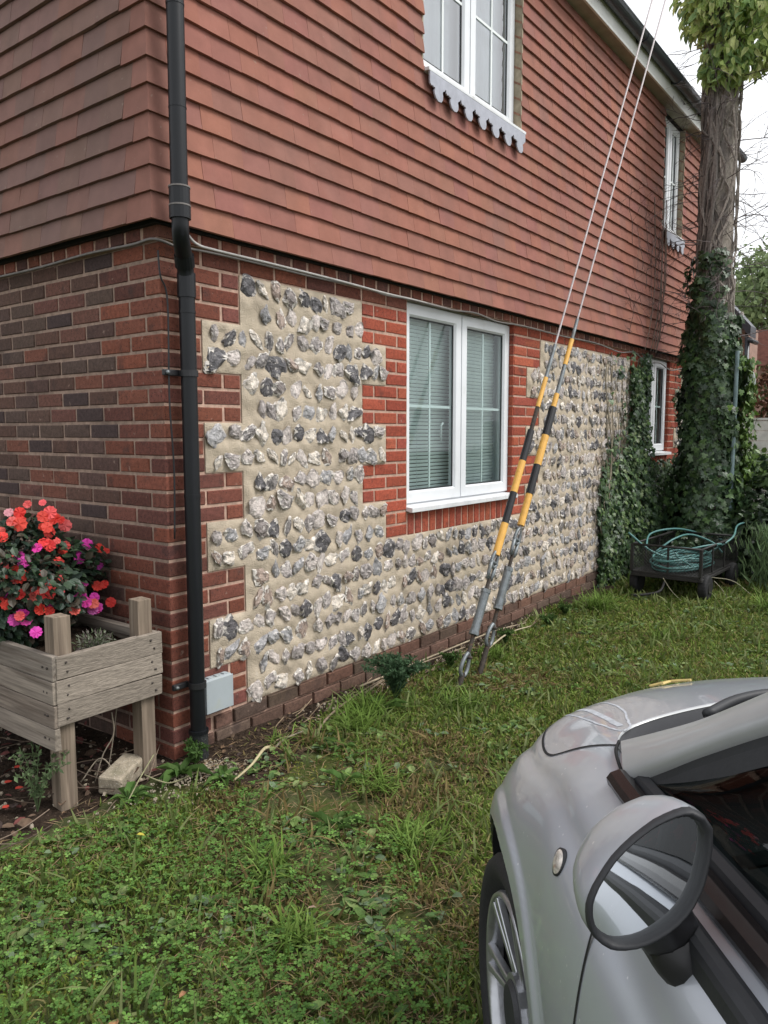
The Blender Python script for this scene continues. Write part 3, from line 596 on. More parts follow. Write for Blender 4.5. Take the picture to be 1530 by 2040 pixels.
for z in (1.705, .345):
    collar(z-.013, z+.013, .0395, m_='black', nm='pipe_clip'); o_ = boxo('clip_bracket', M['black'], dpo, -.045+.03, .07, -.03, -.012, z-.011, z+.015, .004); tubeo('clip_screw', M['galv'], dpo, [(.0, -.04, z+.002), (.0, -.025, z+.002)], .008, 8)
tubeo('pipe_foot', M['castiron'], dpo, curve([(.088, -.06, .13), (.088, -.06, .1), (.088, -.062, .0), (.088, -.062, -.06)], 20), .041, 20); collar(.125, .14, .044, .088, -.06)
# --- pale box low on the wall
jb_ = boxo('utility_box', M['box'], house, .135, .295, -.052, -.006, .185, .345, .006)
boxo('box_lid', M['box'], jb_, .138, .297, -.060, -.053, .188, .342, .004)
for i in range(3): boxo('box_hinge', M['box'], jb_, .165+i*.045, .19+i*.045, -.045, -.02, .345, .350, .002)
# ================================================================ ground
def structo(name, mb, m, smooth=False): o = mb.build(name, m, None, smooth=smooth); return tag(o, kind='structure')
gm = MB(); xs = np.concatenate([np.linspace(-30, -3, 8), np.linspace(-2.9, 10, 130), np.linspace(11, 60, 10)]); ys = np.concatenate([np.linspace(-30, -5, 7), np.linspace(-4.9, 3, 80), np.linspace(4, 40, 8)])
X, Y = np.meshgrid(xs, ys, indexing='ij'); sheet(gm, np.stack([X, Y, gz(X, Y)-.012], -1))
M['ground'] = mat('mossy_turf_soil', (.065, .075, .03), .95, .45, 9, 1, 55, spec=.1, bdist=.015, spots=[((.07, .09, .02), 5, .48, .1, .7), ((.055, .038, .026), 3.3, .55, .1, .85), ((.11, .075, .04), 1.6, .6, .12, .6)])
structo('ground', gm, M['ground'], True)
# bare earth along the wall foot and under the planter
em = MB(); xs = np.linspace(-.02, 5.0, 120); t = np.linspace(0, 1, 8); wv = .20+.07*np.sin(xs*3.1)+.04*np.sin(xs*9+1)+.22*np.exp(-((xs-.2)/.4)**2)
P = np.array([[(x, -.0-w_*tt, float(gz(x, -w_*tt))+.012*(1-tt)-.006) for tt in t] for x, w_ in zip(xs, wv)]); sheet(em, P[:, ::-1])
xs = np.linspace(-2.6, .3, 60); ys = np.linspace(-.26, 2.6, 56); X, Y = np.meshgrid(xs, ys, indexing='ij'); edge = .10+.06*np.sin(X*6)+.05*np.sin(X*15+2)
sheet(em, np.stack([X, Y+edge*0, gz(X, Y)-.004-.03*np.clip((-.02-Y)/.14, 0, 1)+.008*np.sin(X*31)*np.sin(Y*27)], -1)); structo('bare_earth', em, M['soil'], True)
# ---------------------------------------------------------------- grass, clover and small stuff
def incar(x, y):
    dx, dy = x-CO[0], y-CO[1]; a = dx*CF[0]+dy*CF[1]; b = dx*CR[0]+dy*CR[1]; return (a < .55) & (b > .1)
CH = math.radians(40.5); CO = np.array([-.787, -2.015, 0]); CF = np.array([math.cos(CH), math.sin(CH), 0]); CR = np.array([math.sin(CH), -math.cos(CH), 0])
def nz2(x, y, s, ph=0): return (np.sin(x*s+ph)*np.cos(y*s*1.13+ph*2)+.6*np.sin(x*s*2.3+y*s*1.7+ph)+.4*np.cos(x*s*4.1-y*s*3.7+ph*3))/2
def inview(P, m=60):
    d = P-CAM; z = d@_f; u = 765+FPX*(d@_R)/np.maximum(z, .01); v = 1020-FPX*(d@_U)/np.maximum(z, .01); return (z > .5) & (u > -m) & (u < 1530+m) & (v < 2040+m*2)
def field(n, rng=7.5):
    """random ground points, density falling with distance from the camera"""
    r = RG.uniform(0, 1, n)**.62*rng+.75; a = YAW+RG.uniform(-.55, .55, n); x = CAM[0]+r*np.cos(a); y = CAM[1]+r*np.sin(a); k = (y < -.06) | ((x < -.02) & (y < .0)); return x[k], y[k]
BARE = lambda x, y: (((x-.16)/.48)**2+((y+.12)/(.27+.05*np.sin(x*11)))**2 < 1+.35*nz2(x, y, 17)) | ((x < .02) & (y > -.13-.05*np.sin(x*9)+.03*np.sin(x*31))) | (y > -.13-.05*np.sin(x*3.1)-.03*np.sin(x*13))
CLOV = lambda x, y: (1.0-.85*np.hypot((x+1.05)/1.05, (y+.75)/1.0)+.5*nz2(x, y, 2.7, .4)+.35*nz2(x, y, 7.1, 1.7))
_dp = [(.12, -.92, .25, .6), (.3, -.42, .16, 1.), (.82, -.98, .2, .9), (1.95, -.62, .26, .9), (-.68, -1.43, .2, .9), (-.3, -1.45, .25, .9), (.0, -.38, .3, .8), (-.25, -1.0, .2, .7), (.3, -.75, .2, .5)]
DRY = lambda x, y: -.12+.55*nz2(x, y, 2.3, 1.2)+.5*nz2(x, y, 6.1, 2.2)+sum(a*np.exp(-((x-px_)**2+(y-py_)**2)/(2*s**2)) for px_, py_, s, a in _dp)
parts = []
def grassfield(n, hmin, hmax, keep, cols, wscale=1.):
    x, y = field(n); P = np.stack([x, y, gz(x, y)-.008], 1); k = keep(x, y) & inview(P) & ~incar(x, y); P = P[k]; m = len(P); d = np.hypot(P[:, 0]-CAM[0], P[:, 1]-CAM[1])
    for i, (T, TF) in enumerate(BLADES):
        s = RG.integers(0, 4, m) == i; q = P[s]; h = RG.uniform(hmin, hmax, len(q))*(1+.35*nz2(q[:, 0], q[:, 1], 4)); wd = np.clip(.0022+.0008*d[s], .002, .009)*wscale
        ci = RG.integers(0, len(cols), len(q)); C = np.array(cols)[ci]*(1+RG.uniform(-.25, .25, (len(q), 1))); dry = (DRY(q[:, 0], q[:, 1]) > .55) & (RG.random(len(q)) < .55); C[dry] = np.array([.17, .13, .055])*(1+RG.uniform(-.3, .3, (dry.sum(), 1)))
        parts.append(inst(T, TF, q, upright(len(q), .32), np.stack([h, wd/.05*1.0, h], 1), C))
G1 = [(.13, .195, .035), (.165, .24, .045), (.10, .155, .03), (.20, .265, .065), (.21, .22, .06), (.24, .21, .09)]
grassfield(330000, .012, .038, lambda x, y: (CLOV(x, y) < .25+1.5*RG.random(len(x))) & (DRY(x, y) < 1.05) & (nz2(x, y, 5.3, 4.1) < .75+.5*RG.random(len(x))) & (~BARE(x, y) | (RG.random(len(x)) < .04)), G1)
grassfield(9000, .06, .13, lambda x, y: ~BARE(x, y), [(.12, .16, .05), (.09, .14, .03), (.17, .2, .08)], 1.3)
tag(cloud('grass', parts, M['grass']), kind='stuff')
# clover: three leaflets on a stalk
def clover_t():
    V = [(0, 0, 0)]; F = []
    for k in range(3):
        a = k*2*math.pi/3; c, s = math.cos(a), math.sin(a); r = lambda x, y, z: (x*c-y*s, x*s+y*c, z); b = len(V); V += [r(.5, .42, .10), r(.98, .26, .04), r(.86, 0, -.02), r(.98, -.26, .04), r(.5, -.42, .10)]; F += [(0, b+1-1+1-1, b+1), (0, b, b+1)][:0]; F += [(0, b+2, b+1), (0, b+1, b), (0, b+4, b+3), (0, b+3, b+2)]
    return np.array(V), np.array(F)
CT, CTF = clover_t(); parts = []
def cloverfield(n, keep, r0, r1, hz, cols):
    x, y = field(n, 4.5); k = keep(x, y); x, y = x[k], y[k]; P = np.stack([x, y, gz(x, y)+RG.uniform(.003, hz, len(x))], 1); k = inview(P) & ~incar(x, y); P = P[k]; m = len(P)
    up = np.tile([0, 0, 1.], (m, 1))+rvec(m, .22); a = RG.uniform(0, 6.28, m); B = basis(np.stack([np.cos(a), np.sin(a), np.zeros(m)], 1), up); C = np.array(cols)[RG.integers(0, len(cols), m)]*(1+RG.uniform(-.25, .25, (m, 1)))
    parts.append(inst(CT, CTF, P, B, RG.uniform(r0, r1, m), C))
GC = [(.10, .205, .045), (.13, .25, .055), (.075, .155, .038), (.17, .29, .075), (.10, .185, .045)]
cloverfield(46000, lambda x, y: (CLOV(x, y) > .0+.75*RG.random(len(x))**1.3) & ~BARE(x, y), .005, .0142, .05, GC)
cloverfield(26000, lambda x, y: (CLOV(x, y) < .3) & (nz2(x, y, 7.0, .9) > .55) & ~BARE(x, y), .006, .012, .03, GC)
tag(cloud('clover', parts, M['grass']), kind='stuff')
parts = []
x, y = field(5200, 6.5); P = np.stack([x, y, gz(x, y)+.004], 1); k = (nz2(x, y, 4.4, 2.9) > .1) & inview(P) & ~incar(x, y) & (y < -.2); P = P[k]; m = len(P); P = np.repeat(P, 4, 0)+RG.normal(0, .012, (m*4, 3))*[1, 1, .3]; m = len(P)
a = RG.uniform(0, 6.28, m); parts.append(inst(OVAL[0]*[1, 1.1, 2], OVAL[1], P, basis(np.stack([np.cos(a), np.sin(a), RG.uniform(.0, .7, m)], 1), np.tile([0, 0, 1.], (m, 1))+rvec(m, .2)), RG.uniform(.015, .05, m), np.array([(.12, .20, .06), (.17, .25, .08), (.22, .28, .11), (.09, .16, .055), (.16, .22, .13)])[RG.integers(0, 5, m)]*(1+RG.uniform(-.25, .25, (m, 1)))))
tag(cloud('lawn_weeds', parts, M['grass']), kind='stuff')
# moss clumps and dead thatch
parts = []
x, y = field(60000, 6); P = np.stack([x, y, gz(x, y)-.004], 1); k = (nz2(x, y, 3.7, 3) > .35) & inview(P) & ~incar(x, y) & (y < -.15); P = P[k]; m = len(P)
parts.append(inst(*BLADES[3], P, upright(m, .8), np.stack([RG.uniform(.008, .018, m), np.full(m, .06), RG.uniform(.008, .018, m)], 1), jit((.24, .26, .05), m, .3)))
tag(cloud('moss', parts, M['grass']), kind='stuff'); parts = []
x, y = field(34000, 6); P = np.stack([x, y, gz(x, y)+.006], 1); k = (DRY(x, y) > .05) & inview(P) & ~incar(x, y); P = P[k]; m = len(P)
a = RG.uniform(0, 6.28, m); B = basis(np.stack([np.cos(a), np.sin(a), RG.uniform(-.1, .25, m)], 1), np.tile([0, 0, 1.], (m, 1))+rvec(m, .3)); parts.append(inst(*LEAF4, P, B, np.stack([RG.uniform(.03, .09, m), np.full(m, .006), np.full(m, .02)], 1), jit((.26, .19, .11), m, .5, .1)))
tag(cloud('dead_grass', parts, M['stem']), kind='stuff'); parts = []
# pebbles and crumbs on the bare earth
def crumbs(n, f, smin, smax, cols):
    P = f(n); V, F, _ = FT[3]; S = RG.uniform(smin, smax, (n, 1))*RG.uniform(.6, 1.3, (n, 3)); d = rvec(n); parts.append(inst(V, F[::1], P, basis(d, rvec(n)), S, np.array(cols)[RG.integers(0, len(cols), n)]*(1+RG.uniform(-.3, .3, (n, 1)))))
PC = [(.34, .29, .22), (.26, .20, .14), (.16, .11, .08), (.40, .36, .3), (.10, .07, .05)]
crumbs(900, lambda n: np.stack([RG.normal(.1, .22, n), -.10-np.abs(RG.normal(0, .10, n)), np.zeros(n)+.006], 1), .005, .014, PC)
crumbs(500, lambda n: np.stack([RG.uniform(-.05, 4, n), -.03-RG.uniform(0, .16, n), np.zeros(n)+.008], 1), .006, .02, PC[1:])
crumbs(400, lambda n: np.stack([RG.uniform(-1.4, 0, n), RG.uniform(-.05, 1.2, n), np.zeros(n)+.004], 1), .006, .022, [(.06, .04, .03), (.1, .07, .05), (.2, .12, .1)])
tag(cloud('gravel', parts, M['stone']), kind='stuff')
# dead leaves and bark chips under the planter and along the wall
parts = []
n = 500; P = np.stack([RG.uniform(-1.5, 0, n), RG.uniform(-.02, 1.3, n), RG.uniform(.0, .03, n)], 1); parts.append(inst(*OVAL, P, basis(rvec(n)*[1, 1, .25], rvec(n)+[0, 0, 2.5]), RG.uniform(.02, .06, n), np.array([(.075, .05, .035), (.12, .08, .055), (.05, .035, .03), (.13, .045, .04)])[RG.integers(0, 4, n)]))
n = 260; P = np.stack([RG.uniform(.15, 2.6, n), RG.uniform(-.24, -.02, n), RG.uniform(.005, .035, n)], 1); parts.append(inst(*OVAL, P, basis(rvec(n)*[1, 1, .3], rvec(n)+[0, 0, 2.]), RG.uniform(.015, .04, n), np.array([(.075, .05, .035), (.14, .09, .055), (.05, .035, .03)])[RG.integers(0, 3, n)]))
tag(cloud('leaf_litter', parts, M['stem']), kind='stuff')
# individual fallen leaves on the lawn
for (x, y, s, c, lb) in ((-1.063, -1.156, .055, (.30, .17, .08), 'curled tan dead leaf lying on the clover, nearest the lower left'), (-.93, -1.22, .032, (.34, .18, .10), 'small tan dead leaf on the clover beside a larger curled one'), (-.45, -1.25, .034, (.30, .2, .16), 'pinkish brown dead leaf on the grass beside the clover patch'), (-.52, -.46, .03, (.38, .33, .06), 'small yellow leaf on the clover near the planter leg')):
    m_ = MB(); V, F = OVAL; V = V*np.array([s, s*.8, s*1.6]); V[:, 2] += .25*s*np.abs(V[:, 1])/s; m_.add(V, F.tolist(), c); o_ = m_.build('fallen_leaf', M['stem']); o_.location = (x, y, .045); o_.rotation_euler = (.2, .1, random.uniform(0, 6)); tag(o_, lb, 'leaf')
# loose dry stems lying by the wall foot
k = 0
for P, c, lb in (([(1.2, -.09, .04), (1.9, -.11, .05), (2.6, -.14, .06), (3.1, -.16, .03)], (.34, .28, .2), 'long pale dry stem lying along the wall foot behind the stays'), ([(1.15, -.16, .03), (1.5, -.13, .05), (2.2, -.17, .05)], (.3, .24, .17), 'shorter pale dry stem lying in front of the longest one'), ([(.55, -.33, .01), (.75, -.25, .04), (1.1, -.17, .05), (1.5, -.12, .05)], (.22, .17, .12), 'brown crooked stem running from the bare earth to the wall foot'), ([(2.2, -.3, .03), (2.6, -.27, .07), (3.0, -.25, .04)], (.42, .36, .25), 'straw coloured stem behind the far stay'), ([(.02, -.36, .01), (.14, -.34, .03), (.26, -.29, .045), (.34, -.25, .02)], (.42, .36, .22), 'thick pale bent root on the bare earth right of the downpipe'), ([(.34, -.27, .01), (.44, -.24, .02), (.55, -.26, .03)], (.3, .26, .2), 'thin pale twig beside the thick bent root')):
    o_ = tubeo('dry_stem', M['stem'], None, curve(P, 24), np.linspace(.007, .0035, 24) if k != 4 else np.linspace(.004, .009, 24), 6, c); tag(o_, lb, 'stem'); k += 1
parts = []
for i in range(60):
    a = RG.uniform(0, 6.28); p = np.array([RG.uniform(.2, 3.2), RG.uniform(-.24, -.03), .015]); l_ = RG.uniform(.08, .3); q = p+np.array([math.cos(a*.3)*l_, math.sin(a)*l_*.25, RG.uniform(0, .05)]); m_ = MB().tube(curve([p, (p+q)/2+rvec(1)[0]*.012, q], 6), .0022, 4); parts.append((np.concatenate(m_.v), np.array(m_.f[4][:20]), np.tile(np.array([.24, .18, .12])*RG.uniform(.5, 1.4), (20, 1))))
for i in range(70):
    a = RG.uniform(0, 6.28); p = np.array([RG.uniform(-1.4, 0.05), RG.uniform(-.1, .9), .012]); l_ = RG.uniform(.08, .3); q = p+np.array([math.cos(a)*l_, math.sin(a)*l_, RG.uniform(0, .05)]); m_ = MB().tube(curve([p, (p+q)/2+rvec(1)[0]*.012, q], 6), .0022, 4); parts.append((np.concatenate(m_.v), np.array(m_.f[4][:20]), np.tile(np.array([.16, .12, .09])*RG.uniform(.4, 1.4), (20, 1))))
tag(cloud('twigs', parts, M['stem']), kind='stuff')
# ---------------------------------------------------------------- individual plants in the lawn
def plant_obj(name, parts, m, label, cat, group=None):
    o = cloud(name, parts, m); tag(o, label, cat, group); return o
def tussock(x, y, n, h, r, label, cols=((.14, .225, .045), (.18, .27, .065), (.11, .18, .035)), group='tufts of long grass'):
    parts = []; q = np.stack([RG.normal(x, r, n), RG.normal(y, r, n), np.full(n, -.005)], 1); a = RG.uniform(0, 6.28, n); lean = RG.uniform(.1, .9, n); up = np.stack([np.cos(a)*lean, np.sin(a)*lean, np.ones(n)], 1); B = basis(np.stack([np.cos(a), np.sin(a), -lean], 1), up)
    for i, (T, TF) in enumerate(BLADES):
        s = RG.integers(0, 4, n) == i; hh = RG.uniform(.6, 1.1, s.sum())*h; parts.append(inst(T, TF, q[s], B[s], np.stack([hh, np.full(len(hh), .09), hh], 1), np.array(cols)[RG.integers(0, len(cols), s.sum())]*(1+RG.uniform(-.2, .2, (s.sum(), 1)))))
    return plant_obj('grass_tuft', parts, M['grass'], label, 'grass tuft', group)
for a in ((3.95, -.40, 260, .24, .05, 'bushy tuft of long bright grass below the ivy at the far wall end'), (3.35, -1.08, 70, .12, .06, 'tuft of pale grass in mid lawn above the car bonnet'), (.78, -.40, 170, .17, .06, 'large spreading tuft of grass near the wall foot right of the downpipe'), (.98, -.33, 150, .2, .06, 'tuft of grass beside the blue-green fern left of the stays'), (1.35, -.62, 120, .15, .06, 'tuft of grass in front of the near stay anchor'), (-.35, -.95, 90, .14, .03, 'star-shaped tuft of pale grass in the middle of the near lawn'), (.35, -.85, 110, .13, .05, 'tuft of grass left of the car front wheel arch'), (4.75, -1.55, 160, .24, .07, 'tuft of long grass at the right edge beside the cart'), (-.55, -1.25, 90, .12, .04, 'low tuft of grass at the bottom of the lawn'), (.05, -1.25, 120, .13, .05, 'dense tuft of grass against the front tyre'), (2.3, -.32, 110, .12, .05, 'loose tuft of grass behind the stay anchors'), (.42, -.24, 50, .12, .04, 'thin yellowish tuft beside the downpipe foot')): tussock(*a)
def rosette(x, y, n, l_, label, col=(.075, .14, .035), wd=.32, name='dandelion_plant', cat='weed'):
    a = np.linspace(0, 6.28, n, endpoint=False)+RG.uniform(-.3, .3, n); el = RG.uniform(.2, .9, n); d = np.stack([np.cos(a), np.sin(a), el], 1); T = OVAL[0]*np.array([1, wd*2, 2.5]); T[5, 2] = -.35
    return plant_obj(name, [inst(T, OVAL[1], np.tile([x, y, .0], (n, 1)), basis(d, np.tile([0, 0, 1.], (n, 1))), RG.uniform(.6, 1.1, n)*l_, jit(col, n, .25))], M['grass'], label, cat)
rosette(-.06, -.12, 12, .14, 'leafy green weed between the planter leg and the downpipe foot')
rosette(-.33, -.13, 7, .10, 'small broad-leaved weed in front of the concrete block')
rosette(.55, -.50, 9, .10, 'low rosette weed on the lawn right of the downpipe')
rosette(.02, -.30, 8, .10, 'jagged-leaved weed on the lawn edge below the downpipe')
rosette(.30, -.72, 6, .10, 'broad pale green leaves near the bonnet edge on the lawn')
rosette(-.02, -.95, 8, .12, 'upright leafy weed beside the front tyre', wd=.25)
rosette(-.25, -.60, 8, .08, 'small rosette weed in the middle of the clover edge')
rosette(1.05, -.36, 8, .13, 'broad-leaved weed beside the blue-green fern')
def fern(x, y, h, n, label, col, name='feathery_plant'):
    parts = []; st = MB()
    for i in range(n):
        a = RG.uniform(0, 6.28); ln = RG.uniform(.2, .75); P = curve([(x, y, 0), (x+math.cos(a)*h*ln*.35, y+math.sin(a)*h*ln*.35, h*.55), (x+math.cos(a)*h*ln, y+math.sin(a)*h*ln, h*(1-.35*ln))], 12)
        st.tube(P, .0015, 4, col); m = 40; t = RG.uniform(.2, 1, m); q = np.stack([np.interp(t*11, np.arange(12), P[:, k]) for k in range(3)], 1); parts.append(inst(*LEAF4, q, basis(rvec(m)+[0, 0, .3], rvec(m)+[0, 0, 1]), RG.uniform(.014, .032, m), jit(col, m, .3)))
    o = thing(name, label, 'plant', (x, y, 0)); a = cloud('leaves', parts, M['grass']); tag(a, kind='stuff'); b = st.build('stem', M['grass'])
    for q in (a, b): q.parent = o; q.matrix_parent_inverse = Matrix.Translation((-x, -y, 0))
    return o
fern(1.22, -.32, .27, 75, 'low bushy blue-green plant by the wall left of the stays', (.06, .11, .055))
fern(.03, -.10, .12, 10, 'ferny weed at the foot of the downpipe', (.07, .13, .035))
fern(-.60, .06, .27, 9, 'tall narrow grey-green weed beside the near planter leg', (.12, .17, .08))
for (x, y, n_) in ((1.9, -.25, 10), (2.6, -.25, 12), (3.2, -.3, 14), (3.6, -.25, 12)): fern(x, y, .1, n_, ['leafy weed by the wall behind the far stay', 'low weed clump in front of the plinth bricks', 'spreading weed clump halfway to the ivy', 'low weed clump where the ivy begins'][[1.9, 2.6, 3.2, 3.6].index(x)], (.06, .11, .03), 'weed_clump')
# concrete block
bl = MB().box(-.11, .11, -.05, .05, 0, .075, (.33, .28, .21)).build('concrete_block', M['stone'], bevel=.008); bl.location = (-.245, .03, -.005); bl.rotation_euler = (.05, -.05, math.radians(28)); tag(bl, 'rough weathered concrete block on the ground under the planter', 'block')
for i, P in enumerate(([(-.33, .1, 0), (-.3, .08, .12), (-.26, .06, .2), (-.27, .05, .3)], [(-.26, .12, 0), (-.24, .1, .15), (-.22, .08, .34)], [(-.25, .06, .02), (-.3, .1, .1), (-.38, .12, .02)])):
    tag(tubeo('dead_twig', M['stem'], None, curve(P, 12), .0028, 5, (.26, .22, .17)), ['crooked dry twig standing under the planter', 'straight dry twig standing under the planter', 'dry twig lying behind the concrete block'][i], 'twig')
for i, P in enumerate(([(-.36, -.17, .01), (-.25, -.1, .05), (-.13, -.03, .09)], [(-.22, -.09, .05), (-.19, -.16, .03), (-.14, -.18, .015), (.0, -.19, .02)])): tag(tubeo('dry_stem', M['stem'], None, curve(P, 14), .003, 5, (.25, .24, .14)), ['thin green-brown stem leaning over the concrete block', 'thin curved stem on the soil in front of the concrete block'][i], 'stem')
# ================================================================ planter
pl = thing('raised_planter', 'weathered timber raised planter box on legs against the left wall', 'planter', (-.54, 0, 0))
TMC = [(.235, .20, .165), (.20, .165, .135), (.27, .23, .19), (.22, .19, .16)]
def tb(name, x0, x1, y0, y1, z0, z1, horiz=None, c=None):
    m_ = MB().box(x0, x1, y0, y1, z0, z1, c or random.choice(TMC)); V = m_.v[0]; V += np.array([[random.uniform(-.002, .002) for _ in range(3)] for _ in range(8)]); return m_.build(name, M[horiz or 'timber'], pl, bevel=.0025)
def tmat(axis):
    key = 'timber'+axis
    if key not in M:
        st = {'x': (.6, 14, 14), 'y': (14, .6, 14), 'z': (14, 14, .6)}[axis]; M[key] = mat('weathered_timber_'+axis, col=True, rough=.88, var=.42, nscale=4, bump=.8, bscale=7, spec=.12, stretch=st, spots=[((.10, .075, .06), 2.6, .56, .1, .6), ((.40, .34, .27), 3.4, .6, .1, .4)], bdist=.003)
    return key
# coordinates relative to the planter origin (-.54, 0, 0); it runs 1.25 m back along the wall
T0 = .0; W_ = .485; D_ = 1.25; PY = .0
for (x0, x1, y0, nm) in ((.012, .082, .012, 0), (.388, .455, .012, 1), (.012, .082, D_-.09, 2), (.388, .455, D_-.09, 3)): tb('leg', x0, x1, y0+PY, y0+.07+PY, -.02, .755, tmat('z'), (.21, .165, .125))
zb = [(.335, .424), (.427, .515), (.518, .608)]
for i, (a, b) in enumerate(zb):
    o_ = tb('board', 0.0+random.uniform(-.003, .003), .478+.003*i, -.014, .010, a, b, tmat('x'), TMC[(i*2) % 4])
    o_.location.z = 0
    for nx_, nz3 in ((.045, .3), (.045, .7), (.44, .3), (.43, .7)):
        if random.random() < .8: tubeo('nail', M['nail'], pl, [(nx_+random.uniform(-.01, .01), -.016, a+(b-a)*nz3), (nx_, -.012, a+(b-a)*nz3)], .0045, 8)
for i, (a, b) in enumerate([(.24, .328), (.332, .42), (.424, .512), (.516, .612)]):
    tb('board', -.014, .010, -.010, D_, a, b, tmat('y'), TMC[i % 4])
    for yy in (.03, .055): tubeo('nail', M['nail'], pl, [(-.016, yy+random.uniform(-.01, .01), a+(b-a)*.5), (-.012, yy, a+(b-a)*.5)], .0045, 8)
for i, (a, b) in enumerate(zb): tb('board', .458, .480, .012, D_, a, b, tmat('y')); tb('board', 0., .478, D_-.0, D_+.022, a, b, tmat('x'))
tb('inner_rail', .088, .386, .012, .03, .575, .603, tmat('x')); tb('inner_rail', .432, .456, .085, D_-.1, .575, .612, tmat('y'))
sm = MB(); X, Y = np.meshgrid(np.linspace(.012, .456, 24), np.linspace(.012, D_-.01, 50), indexing='ij'); sheet(sm, np.stack([X, Y, .545+.012*np.sin(X*40)*np.sin(Y*33)+.01*RG.random(X.shape)], -1)); so_ = sm.build('planter_soil', M['soil'], pl, smooth=True)
MB().box(.012, .456, .012, D_-.01, .33, .34, (.10, .08, .06)).build('bottom_board', M['timberx'], pl)
# ---------------------------------------------------------------- flowering plants in the planter
def petals(c0, c1):
    V = [(0, 0, .02)]; F = []
    for k in range(5):
        a = k*2*math.pi/5; r = lambda x, y, z: (x*math.cos(a)-y*math.sin(a), x*math.sin(a)+y*math.cos(a), z); b = len(V)
        V += [r(.3, .26, .10), r(.66, .58, .08), r(.96, .34, .0), r(.88, 0, .05), r(.96, -.34, .02), r(.66, -.58, .10), r(.3, -.26, .10)]; F += [(0, b+1, b), (0, b+2, b+1), (0, b+3, b+2), (0, b+4, b+3), (0, b+5, b+4), (0, b+6, b+5)]
    return V, F
def bush(name, label, cx, cy, z0, rx_, ry, rz_, nleaf, flowers, lcol, seed):
    root = thing(name, label, 'flowering plant', (cx, cy, z0)); r = np.random.default_rng(seed); d = r.normal(0, 1, (nleaf, 3)); d /= np.linalg.norm(d, axis=1)[:, None]; rr = r.uniform(.55, 1, nleaf)**.5; lump = 1+.16*np.sin(d[:, 0]*5+1)*np.sin(d[:, 2]*4+d[:, 1]*5)
    P = d*rr[:, None]*lump[:, None]*[rx_, ry, rz_]+[0, 0, rz_*.9]; k = P[:, 2] > -.03; P = P[k]; d = d[k]; n = len(P); B = basis(d*[1, 1, .4]+r.normal(0, .6, (n, 3))+[0, 0, -.35], d+r.normal(0, .35, (n, 3))+[0, 0, .7])
    T = OVAL[0]*np.array([1, 1.15, 1.2]); cols = np.array(lcol)[r.integers(0, len(lcol), n)]*(1+r.uniform(-.3, .3, (n, 1))); o = cloud('foliage', [inst(T, OVAL[1], P, B, r.uniform(.026, .052, n), cols)], M['leafdark'], root); tag(o, kind='stuff')
    st = MB()
    for i in range(26):
        q = P[r.integers(n)]*.8; st.tube(curve([(0+r.normal(0, .03), r.normal(0, .03), -.01), q*[.5, .5, .6], q], 8), .0028, 5, (.13, .06, .05))
    st.build('stems', M['stem'], root)
    for (pos, s, c, nd) in flowers:
        V, F = petals(0, 0); c = tuple(min(1, q*random.uniform(.85, 1.12)) for q in c); mb = MB(); V = np.array(V)*s*[1, 1, 1]; V[:, 2] += .3*s*RG.random(len(V)); mb.add(V, F, c); fo_ = mb.build('flower', M['petal'], root); fo_.location = np.array(pos)-[cx, cy, z0]; fo_.rotation_euler = Vector(nd).to_track_quat('Z', 'Y').to_euler(); fo_.rotation_euler.rotate_axis('Z', random.uniform(0, 6))
    return root
RD = (.76, .07, .055); CRL = (.80, .14, .13); PK = (.72, .07, .42); PAL_ = (.75, .32, .38)
def at(u, v, y):  # a point of the photograph's view at depth plane y, used to read positions off once
    d = _f+_R*(u-765)/FPX+_U*(1020-v)/FPX; return CAM+d*((y-CAM[1])/d[1])
FLW = [(85, 1030, RD, 13), (100, 1022, CRL, 15), (110, 1035, RD, 14), (40, 1045, RD, 15), (25, 1040, CRL, 12), (130, 1047, CRL, 14), (55, 1005, CRL, 9), (85, 1002, CRL, 8), (95, 1085, RD, 13), (130, 1088, CRL, 11), (198, 1093, RD, 12), (210, 1098, RD, 10), (43, 1150, RD, 15), (20, 1152, CRL, 11), (78, 1145, CRL, 10), (75, 1175, RD, 14), (95, 1182, RD, 15), (115, 1178, CRL, 14), (68, 1190, CRL, 13), (8, 1185, RD, 14), (5, 1070, RD, 11), (8, 1130, CRL, 10), (195, 1168, RD, 13), (208, 1165, RD, 11), (220, 1200, RD, 12), (148, 1215, CRL, 12), (105, 1165, CRL, 11), (12, 1205, RD, 10),
       (48, 1120, PK, 13), (40, 1108, PK, 10), (45, 1228, PK, 15), (28, 1235, PK, 13), (160, 1190, PK, 14), (172, 1200, PK, 12), (188, 1190, PK, 11), (192, 1210, PK, 14), (168, 1162, PK, 9), (72, 1260, PK, 12), (98, 1213, PK, 9), (185, 1215, (.7, .16, .4), 12), (52, 1235, PK, 12), (18, 1022, PAL_, 10), (22, 1102, CRL, 9)]
_rr = random.Random(3)
FLW += [(_rr.uniform(-5, 200)*(1 if k_ % 2 else .7), _rr.uniform(1015, 1235), (RD, CRL, RD, PK)[k_ % 4], _rr.uniform(8, 13)) for k_ in range(34)]
FLW = [f_ for f_ in FLW if not (f_[0] > 130 and f_[1] < 1060)]
fl_ = []
for u, v, c, s in FLW:
    ex = (v-1000)/260; yy = .42-.22*ex+.10*abs(u-90)/100+random.uniform(-.02, .02); p = at(u, v, yy); fl_.append((p, s*.0021, c, (-.55+random.uniform(-.5, .5), -.8+random.uniform(-.4, .4), .45+random.uniform(-.3, .5))))
bush('busy_lizzie', 'bushy busy lizzie with coral and magenta flowers overhanging the timber planter', -.42, .62, .55, .40, .38, .285, 5200, fl_, [(.028, .055, .030), (.038, .07, .034), (.022, .042, .028), (.06, .05, .035)], 5)
